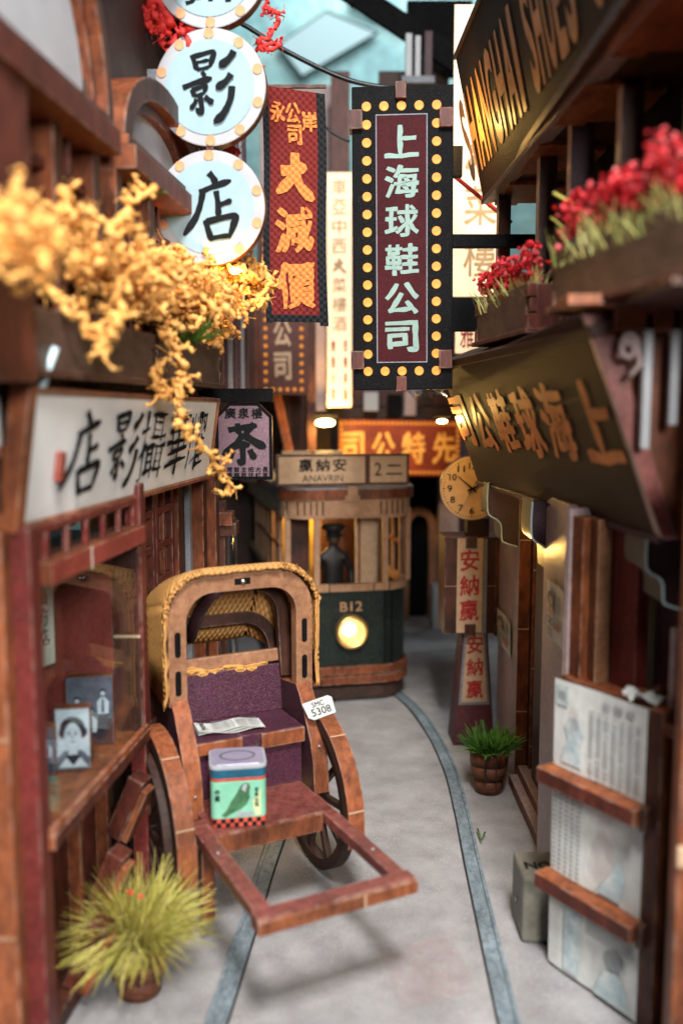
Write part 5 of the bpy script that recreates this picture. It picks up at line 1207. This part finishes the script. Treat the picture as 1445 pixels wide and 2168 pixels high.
fbox('flower_box', 'far right wooden flower box with finger joints, lit golden beside the marquee sign', (2.44, 16.6), (2.80, 13.7), 9.24, 9.92, .62, 0, 'flower boxes on the right balcony', M_['boxw'], M_['mahog'])
fbox('flower_box', 'near right wooden flower box, blurred at the right edge above the leaning sign', (2.72, 11.9), (3.30, 8.4), 9.33, 9.98, .8, 0, 'flower boxes on the right balcony', M_['boxw'], M_['mahog'])
def red_plant(label, clumps, loc, n_g, gl):
    t = thing('red_flowers', label, 'plant', loc, group='red flowers in the right flower boxes'); mb = MB(); g = MB()
    for a, b, wid, zt, n in clumps:
        a, b = Vector(a), Vector(b)
        for i in range(n):
            p = a.lerp(b, random.random()) + Vector((random.uniform(-wid, wid), 0, zt + random.gauss(0, .13)))
            for _ in range(5): crumb(mb, p + Vector((random.gauss(0, .055), random.gauss(0, .055), random.gauss(0, .05))), random.uniform(.035, .07), 7, random.choice((0, 0, 0, 1)))
        for i in range(n_g):
            p = a.lerp(b, random.random()) + Vector((random.uniform(-wid, wid), 0, 0)); blades(g, p, 1, gl, .8, .05, .01, .6, .1)
    tag(mb.build('petals', [M_['redfl'], M_['pinkfl']], t, fixn=False), kind='stuff'); tag(g.build('stems', mat('straw', (.62, .55, .22), (.35, .4, .1), 3, rough=.5, bump=0), t, fixn=False), kind='stuff')
random.seed(21)
red_plant('dark red flower clusters on straw stems in the far right flower box', [((2.62, 16.4, 9.7), (3.0, 13.9, 9.7), .16, .55, 80)], (2.8, 15, 9.7), 260, .5)
red_plant('large blurred red flowers on pale stems in the near right flower box', [((2.95, 11.6, 9.8), (3.55, 8.6, 9.8), .28, .62, 150)], (3.2, 10, 9.8), 300, .5)
t = thing('plastic_sprig', 'dry straw stalks sticking out left of the near red flowers', 'stalk', A(1180, 410, 12)); m = MB()
m.tube([A(1250, 470, 12), A(1210, 430, 12), A(1170, 408, 12)], .02, 5); m.tube([A(1220, 500, 12.2), A(1190, 480, 12.2), A(1165, 460, 12.2)], .012, 5); m.build('stalk', M_['strawg'], t)

# news rack, papers
def build_rack():
    P0 = Vector((2.98, 12.25, 0)); P1 = Vector((3.80, 10.95, 0)); F = fr(P0, P1 - P0); L = (P1 - P0).length
    t = thing('news_rack', 'wooden newspaper rack with two orange shelves in the right foreground', 'rack', (3.3, 11.6, 0))
    B('back_panel', F, .02, L + .2, .1, 4.25, -.2, -.06, M_['brown'], t)
    for z in (1.30, 2.86): 
        B('shelf', F, -.06, L + .1, z - .06, z + .16, -.05, .24, M_['mahog'], t, M_['edgeh'])
        B('end_block', F, L + .1, L + .2, z - .12, z + .2, -.1, .14, M_['brown'], t)
    B('rack_post', F, L + .08, L + .3, 0, 4.3, -.25, -.0, M_['brown'], t, M_['edge'])
    def sheet(z0, z1, lab, kind):
        w = L + .05; h = z1 - z0; q = thing('newspaper', lab, 'newspaper', F @ Vector((0, z0, 0)), group='newspapers in the rack')
        m = MB(); n = 8; vs = [(w * i / n, z0 + h * j, -.03 + .012 * math.sin(i + j)) for i in range(n + 1) for j in (0, 1)]
        vs += [(w * i / n, z0 + h * j, -.05) for i in range(n + 1) for j in (0, 1)]
        m.add(vs, [(2 * i, 2 * i + 2, 2 * i + 3, 2 * i + 1) for i in range(n)], 0, F); m.build('sheet', M_['newsp'], q)
        g = MB(); r_ = MB(); b = MB(); T = .002
        def rect(mm, a0, a1, b0, b1, tt=T): flat(mm, F, [(w * a0, z0 + h * b0), (w * a1, z0 + h * b0), (w * a1, z0 + h * b1), (w * a0, z0 + h * b1)], tt)
        if kind == 0:
            for i, ch in enumerate('新聞報'): text(g, ch, F, w * (.6 + .12 * i), z0 + h * .88, w * .09, h * .08, bold=.02, t=T)
            rect(b, .04, .17, .72, .95); text(g, '報', F, w * .105, z0 + h * .83, w * .09, h * .12, bold=.02, t=T + .004)
            for c_ in range(7):
                for k in range(16): rect(g, .42 + c_ * .08, .47 + c_ * .08, .08 + k * .045, .10 + k * .045) if random.random() < .85 else None
            flat(b, F, [(w * x, z0 + h * y) for x, y in ((.1, .08), (.34, .08), (.32, .3), (.36, .45), (.28, .62), (.2, .62), (.14, .5), (.18, .35))], T)
            disc(r_, F, w * .24, z0 + h * .68, w * .06, T + .004, 14); rect(r_, .2, .3, .48, .62, T + .004)
        elif kind == 1:
            for c_ in range(5):
                for k in range(18): rect(g, .03 + c_ * .07, .075 + c_ * .07, .05 + k * .05, .07 + k * .05)
            text(r_, '大新', F, w * .22, z0 + h * .86, w * .34, h * .14, bold=.03, t=T + .004)
            flat(r_, F, [(w * x, z0 + h * y) for x, y in ((.45, .25), (.62, .15), (.75, .35), (.7, .6), (.6, .72), (.5, .55))], T)
            flat(b, F, [(w * x, z0 + h * y) for x, y in ((.55, .05), (.8, .05), (.85, .3), (.78, .5), (.7, .3))], T + .003); disc(r_, F, w * .62, z0 + h * .8, w * .07, T, 16)
        else:
            rect(b, .2, .38, .05, .95); flat(b, F, [(w * x, z0 + h * y) for x, y in ((.55, .02), (.95, .02), (.9, .25), (.8, .4), (.65, .35))], T); disc(g, F, w * .76, z0 + h * .52, w * .09, T, 18)
            for k in range(8): rect(g, .45, .95, .66 + k * .035, .675 + k * .035)
        for mm, nm, mt in ((g, 'printed_lines', 'newsgrey'), (r_, 'red_print', 'fadedprint'), (b, 'blue_print', 'tint')):
            if mm.f: tag(mm.build(nm, M_[mt], q), kind='stuff' if nm == 'printed_lines' else None)
    M_['tint'] = mat('blue_grey_print', (.60, .64, .62), (.30, .42, .48), 5, rough=.75, bump=0)
    sheet(3.03, 4.28, 'top newspaper in the rack with columns of print and a standing figure', 0)
    sheet(1.47, 2.84, 'middle newspaper in the rack with faded red pictures', 1)
    sheet(.05, 1.28, 'bottom newspaper in the rack with a grey-blue picture', 2)
build_rack()
# olive case with letters
def build_case():
    p = G(1128, 2035); x0 = G(1100, 1990).x; t = thing('travel_case', 'olive grey box with printed letters standing behind the news rack', 'case', (2.9, 13.0, 0))
    MB().box((2.72, 12.75, .0), (3.5, 13.6, 1.05)).build('case_body', M_['suit'], t, bevel=.06)
    F = Matrix.Translation((3.12, 13.1, 1.055)); m = MB(); text(m, 'NO.7', F, 0, 0, .62, .22, bold=.03, t=.005); m.build('lettering', M_['ink'], t)
    BX('latch', (2.70, 13.15, .42), (2.72, 13.22, .5), M_['metal'], t)
build_case()
# paper scrap on the sill
def crumple(mb, c, s, n=6):
    vs = []; 
    for i in range(n + 1):
        for j in range(n + 1): vs.append(Vector(c) + Vector(((i / n - .5) * s, (j / n - .5) * s * .7, .12 * s * random.random() + .15 * s * math.sin(i * 1.3) * math.cos(j))))
    mb.add(vs, [(i * (n + 1) + j, (i + 1) * (n + 1) + j, (i + 1) * (n + 1) + j + 1, i * (n + 1) + j + 1) for i in range(n) for j in range(n)])
t = thing('crumpled_paper', 'crumpled brown and white paper scrap on the right window sill', 'paper', A(1365, 1480, 11.2)); m = MB(); crumple(m, A(1365, 1478, 11.3), .5); m.build('scrap', M_['newsp'], t); m = MB(); crumple(m, A(1385, 1465, 11.4), .35, 4); m.build('scrap', M_['edgeh'], t)
t = thing('plastic_wrap', 'scrap of clear plastic film under the lower corner of the marquee sign', 'film', A(905, 838, 19)); m = MB(); crumple(m, A(905, 835, 19), .8); m.build('film', M_['film'], t)

# ================================================================ BACK
def build_back():
    # rear houses
    t = thing('arched_house', 'dark rear building with arched doorway right of the tram', 'building', (3, 34, 0))
    d = 34
    a = A(860, 1310, d); F = cf(0, d)
    x0 = A(855, 0, d).x; x1 = A(935, 0, d).x; cx = (x0 + x1) / 2 + .05; R = (x1 - x0) / 2
    ang = [math.pi * q / 16 for q in range(17)]; zc = A(0, 1120, d).z
    out = [(cx + R, 0)] + [(cx + R * math.cos(q), zc + R * 1.25 * math.sin(q)) for q in ang] + [(cx - R, 0)]; inn = [(cx + R - .3, 0)] + [(cx + (R - .3) * math.cos(q), zc + (R * 1.25 - .3) * math.sin(q)) for q in ang] + [(cx - R + .3, 0)]
    MB().ring(out, inn, F, .5, 0, 1, closed=False).build('arch_surround', [M_['hoodwood'], M_['edge']], t)
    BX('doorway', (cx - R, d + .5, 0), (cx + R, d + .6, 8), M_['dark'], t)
    BX('pier', (x1 + .05, d - .8, 0), (x1 + .75, d, 6.4), M_['lilac'], t); BX('plinth_block', (x1 - .25, d - 1.6, 0), (x1 + .95, d - .82, 1.6), M_['palering'], t)
    BX('wall', (x1 + .3, d + .1, 0), (8, d + .3, 8), M_['brown'], t)
    BX('beam', (-.2, d - .3, 5.95), (x1 + 1.5, d + .2, 6.5), M_['dpurple'], t)
    for i in range(5): BX('awning_strut', (x1 + .6 + i * .2, d - .4, 3 + .2 * i), (x1 + .68 + i * .2, d - .2, 6), M_['brown'], t)
    # sign with bulbs
    d = 31.5; a = A(716, 1005, d); b = A(972, 888, d); w = b.x - a.x; h = b.z - a.z; F = fr(a, (1, -.04, -.01))
    t = thing('marquee_sign', 'horizontal orange-red sign with bulb border and gold characters behind the tram', 'sign', a)
    red = mat('backlit_red', (.30, .05, .02), (.16, .03, .02), 1.2, rough=.4, bump=.1, emit=(1, .12, .01), es=.05)
    MB().poly([(0, 0), (w, 0), (w, h), (0, h)], F, .2, 0, 0).build('sign_board', red, t)
    m = MB(); 
    for k, ch in enumerate('司公特先'): text(m, ch, F, w * (.12 + .25 * k), h * .5, w * .19, h * .58, bold=.03, rough=.03)
    m.build('lettering', mat('lit_gold', (.95, .5, .12), (.8, .35, .08), 2, rough=.4, bump=0, emit=(1, .4, .05), es=.25), t)
    c = MB().lathe([(0, .03), (.055, .02), (.065, 0)], 10); b0 = None; inv = rootm(t).inverted(); n = 26
    pos = [(w * (i + .5) / n, y) for i in range(n) for y in (h * .06, h * .94)] + [(x, h * (j + 1) / 11) for j in range(10) for x in (w * .02, w * .98)]
    for p in pos:
        if b0 is None: b0 = c.build('bulb', M_['amber'], t, local=True); o = b0
        else: o = bpy.data.objects.new('bulb', b0.data); COL.objects.link(o); o.parent = t
        o.matrix_local = inv @ F @ Matrix.Translation((p[0], p[1], .001))
    # far vertical sign
    d = 27.5; a = A(548, 835, d); b = A(652, 560, d); w = b.x - a.x; h = b.z + 2 - a.z; F = fr(a, (1, .1, 0))
    t = thing('marquee_sign', 'blurred dark vertical sign with small bulbs directly below the woven banner', 'sign', a)
    MB().poly([(0, 0), (w, 0), (w, h), (0, h)], F, .2, 0, 0).build('sign_board', mat('dim_maroon', (.11, .03, .02), (.07, .018, .014), 8, rough=.5), t)
    m = MB(); vtext(m, '球鞋公司', F, w * .48, .35, 4.4, w * .36, .84, bold=.03, rough=.02); m.build('lettering', M_['cream'], t)
    b0 = None; inv = rootm(t).inverted()
    for p in [(x, .15 + j * .26) for j in range(20) for x in (w * .14, w * .86)] + [(w * (.14 + .144 * i), .15) for i in range(1, 5)]:
        if b0 is None: b0 = MB().lathe([(0, .03), (.055, .02), (.065, 0)], 10).build('bulb', M_['amber'], t, local=True); o = b0
        else: o = bpy.data.objects.new('bulb', b0.data); COL.objects.link(o); o.parent = t
        o.matrix_local = inv @ F @ Matrix.Translation((p[0], p[1], .001))
    # orange glowing print + poles at left
    t = thing('timber_house', 'shadowy timber house frame behind the tea sign, lit orange inside', 'building', A(560, 900, 30))
    def bx(px0, px1, py0, py1, d, mt, nm, th=.3): 
        a = A(px0, (py0 + py1) / 2, d); b = A(px1, (py0 + py1) / 2, d); a.z = A(0, py1, d).z; b.z = A(0, py0, d).z; return BX(nm, (a.x, d, a.z), (b.x, d + th, b.z), M_[mt], t)
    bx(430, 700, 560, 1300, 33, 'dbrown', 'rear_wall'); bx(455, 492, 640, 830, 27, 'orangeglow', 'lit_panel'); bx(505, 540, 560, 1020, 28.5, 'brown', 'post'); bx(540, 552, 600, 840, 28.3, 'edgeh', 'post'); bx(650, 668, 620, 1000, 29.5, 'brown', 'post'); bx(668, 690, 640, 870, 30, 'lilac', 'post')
    bx(480, 500, 780, 845, 26.5, 'palering', 'white_rail'); bx(660, 980, 862, 890, 32.5, 'dbrown', 'beam'); bx(770, 800, 830, 870, 32, 'palering', 'box'); bx(820, 850, 835, 880, 32, 'dark', 'box'); bx(855, 880, 828, 880, 32.2, 'lilac', 'box'); bx(600, 655, 835, 960, 30.5, 'brown', 'shutter')
    a = A(585, 880, 29); M = Matrix.Translation(A(600, 900, 29.2)) @ Matrix.Rotation(math.radians(-12), 4, 'Y'); MB().box((-.12, -.1, -1.4), (.12, .1, 1.2), M).build('brace', M_['edge'], t)
    # upper rear: dark roofs, reflections-like signs
    t = thing('rear_tower', 'dark rear house with grey louvres high between marquee sign and right sign', 'building', A(890, 150, 30))
    for q in ((800, 950, 150, 420, 31, 'dbrown', 'wall'), (858, 872, 70, 170, 29, 'palering', 'louvre'), (878, 890, 75, 170, 29, 'palering', 'louvre'), (898, 915, 65, 172, 29, 'dpurple', 'louvre'), (850, 920, 160, 175, 28.9, 'grey', 'ledge'), (700, 740, 150, 520, 32, 'mahog', 'chimney'), (552, 700, 180, 560, 34, 'lilac', 'plaster_wall'), (744, 1000, 420, 860, 33, 'brown', 'wall'), (860, 1000, 0, 160, 32.5, 'dark', 'roof')): 
        a = A(q[0], q[3], q[4]); b = A(q[1], q[2], q[4]); BX(q[6], (a.x, q[4], a.z), (b.x, q[4] + .3, b.z), M_[q[5]], t)
    MB().box((-3, -.1, -.35), (3, .1, .35), Matrix.Translation(A(860, 60, 30)) @ Matrix.Rotation(math.radians(32), 4, 'Y')).build('roof_beam', M_['dark'], t)
    BX('back_wall', (-6, 38, 0), (8, 38.3, 13.5), M_['dbrown'], None); bpy.data.objects['back_wall.001' if 'back_wall.001' in bpy.data.objects else 'back_wall']['kind'] = 'structure'
build_back()
# cables
t = thing('black_cable', 'thick black cable sagging across the teal opening behind the round signs', 'cable', A(640, 110, 21)); MB().tube(smooth([A(470, 30, 21), A(520, 55, 21), A(600, 105, 21), (A(700, 155, 21)), A(770, 178, 21), A(860, 190, 21)], 8), .055, 8).build('cable', M_['wire'], t)
t = thing('black_cable', 'thin dark cable loop beside the banner top', 'cable', A(700, 280, 24)); MB().tube(smooth([A(690, 270, 24), A(710, 285, 24), A(740, 300, 24)], 6), .04, 8).build('cable', M_['wire'], t)
t = thing('red_wire', 'thin bright red wire crossing the cream sign below the upper signboard', 'wire', A(1020, 420, 19.5)); MB().tube([A(960, 372, 19.5), A(1082, 472, 19.5)], .045, 8).build('wire', M_['coral'], t)
t = thing('glass_rod', 'thin clear plastic rod leaning on the white sign below the near flower box', 'rod', A(100, 770, 10.2)); MB().tube([A(85, 835, 10.1), A(118, 735, 10.1)], .04, 8).build('rod', M_['pcyan'], t)
# red coral strands at the top
random.seed(31)
t = thing('red_vine', 'coral red yarn vine hanging from the top left behind the round signs', 'plant', A(300, 40, 15.5)); m = MB()
for w in ([(215, -20), (235, 40), (260, 60), (255, 110)], [(230, 70), (262, 100), (270, 118)], [(270, -20), (300, 30), (320, 55), (350, 40)], [(310, -10), (345, 20), (360, 45), (335, 60)], [(400, 60), (430, 55), (380, 85), (365, 95)], [(215, 40), (240, 20), (290, 15)]):
    vine(m, [A(x, y, 15.8) for x, y in w], .09)
m.build('strand', M_['coral'], t, fixn=False)
t = thing('red_vine', 'single thin red strand hanging in the teal gap right of the top disc', 'plant', A(570, 60, 17)); m = MB(); vine(m, [A(x, y, 17) for x, y in ((560, -10), (565, 20), (590, 30), (575, 70), (545, 90), (595, 95), (530, 110), (540, 128))], .04); m.build('strand', M_['coral'], t, fixn=False)
t = thing('red_vine', 'small red sprig between the two round signs and the banner', 'plant', A(488, 320, 16.5)); m = MB(); vine(m, [A(x, y, 16.5) for x, y in ((482, 310), (492, 318), (486, 332))], .05); m.build('strand', M_['coral'], t, fixn=False)

# LED lamps
def led(label, px, py, d, power, r=.1, sx=1.0, lp=(0, -.3, -.1)):
    c = A(px, py, d); t = thing('led_lamp', label, 'lamp', c, group='tiny warm LED lamps')
    MB().ico(c, r, 2, 0, sc=(sx, .5, .6)).build('bulb', M_['led'], t); BX('lamp_holder', (c.x - r * 2, c.y + .02, c.z + r * .7), (c.x + r * 2, c.y + .3, c.z + r * 1.3), M_['dark'], t)
    lamp('led_light', c + Vector(lp), power)
led('bright warm lamp over the tram roof, left of the horizontal orange sign', 688, 895, 29, 520, .2, 1.6)
led('bright warm lamp under the film scrap at the upper end of the leaning sign', 935, 892, 19.8, 75, .1, 1.3)
led('small warm lamp under the lower round sign among yellow blossom', 498, 573, 15.7, 90, .1, 1.0)
# two more real LEDs of the model, hidden behind signs
led('warm lamp tucked beside the far end of the upper gold-lettered signboard', 930, 330, 18.5, 130, .06, 1, (.1, -.6, .3))
led('warm lamp on the wall behind the rickshaw hood', 300, 1330, 16.2, 110, .07, 1, (.2, 0, -.3))
led('warm lamp tucked behind the middle scroll bracket on the right shopfront', 1150, 1130, 16.2, 75, .05, 1, (-.55, -.2, -.2))
led('warm lamp below the rickshaw footboard', 560, 1700, 16.4, 14, .05, 1, (0, 0, .1))
# faded prints on the street
t = thing('faded_print', 'faded pink newspaper print on the street between the rails', 'paper', G(920, 2040)); m = MB(); P = [G(x, y, .012) for x, y in ((800, 2010), (955, 1975), (1010, 2095), (850, 2140))]; m.add(P, [(0, 1, 2, 3)]); 
bpy.data.materials['faded_pink_print'].node_tree.nodes['Principled BSDF'].inputs['Alpha'].default_value = .16; m.build('print', M_['fadedprint'], t)
t = thing('grass_clipping', 'tiny green grass clipping lying on the curved rail', 'clipping', G(1015, 1765)); m = MB(); m.tube([G(1010, 1755, .08), G(1018, 1778, .08), G(1026, 1762, .08)], .018, 5); m.build('clipping', M_['green'], t)
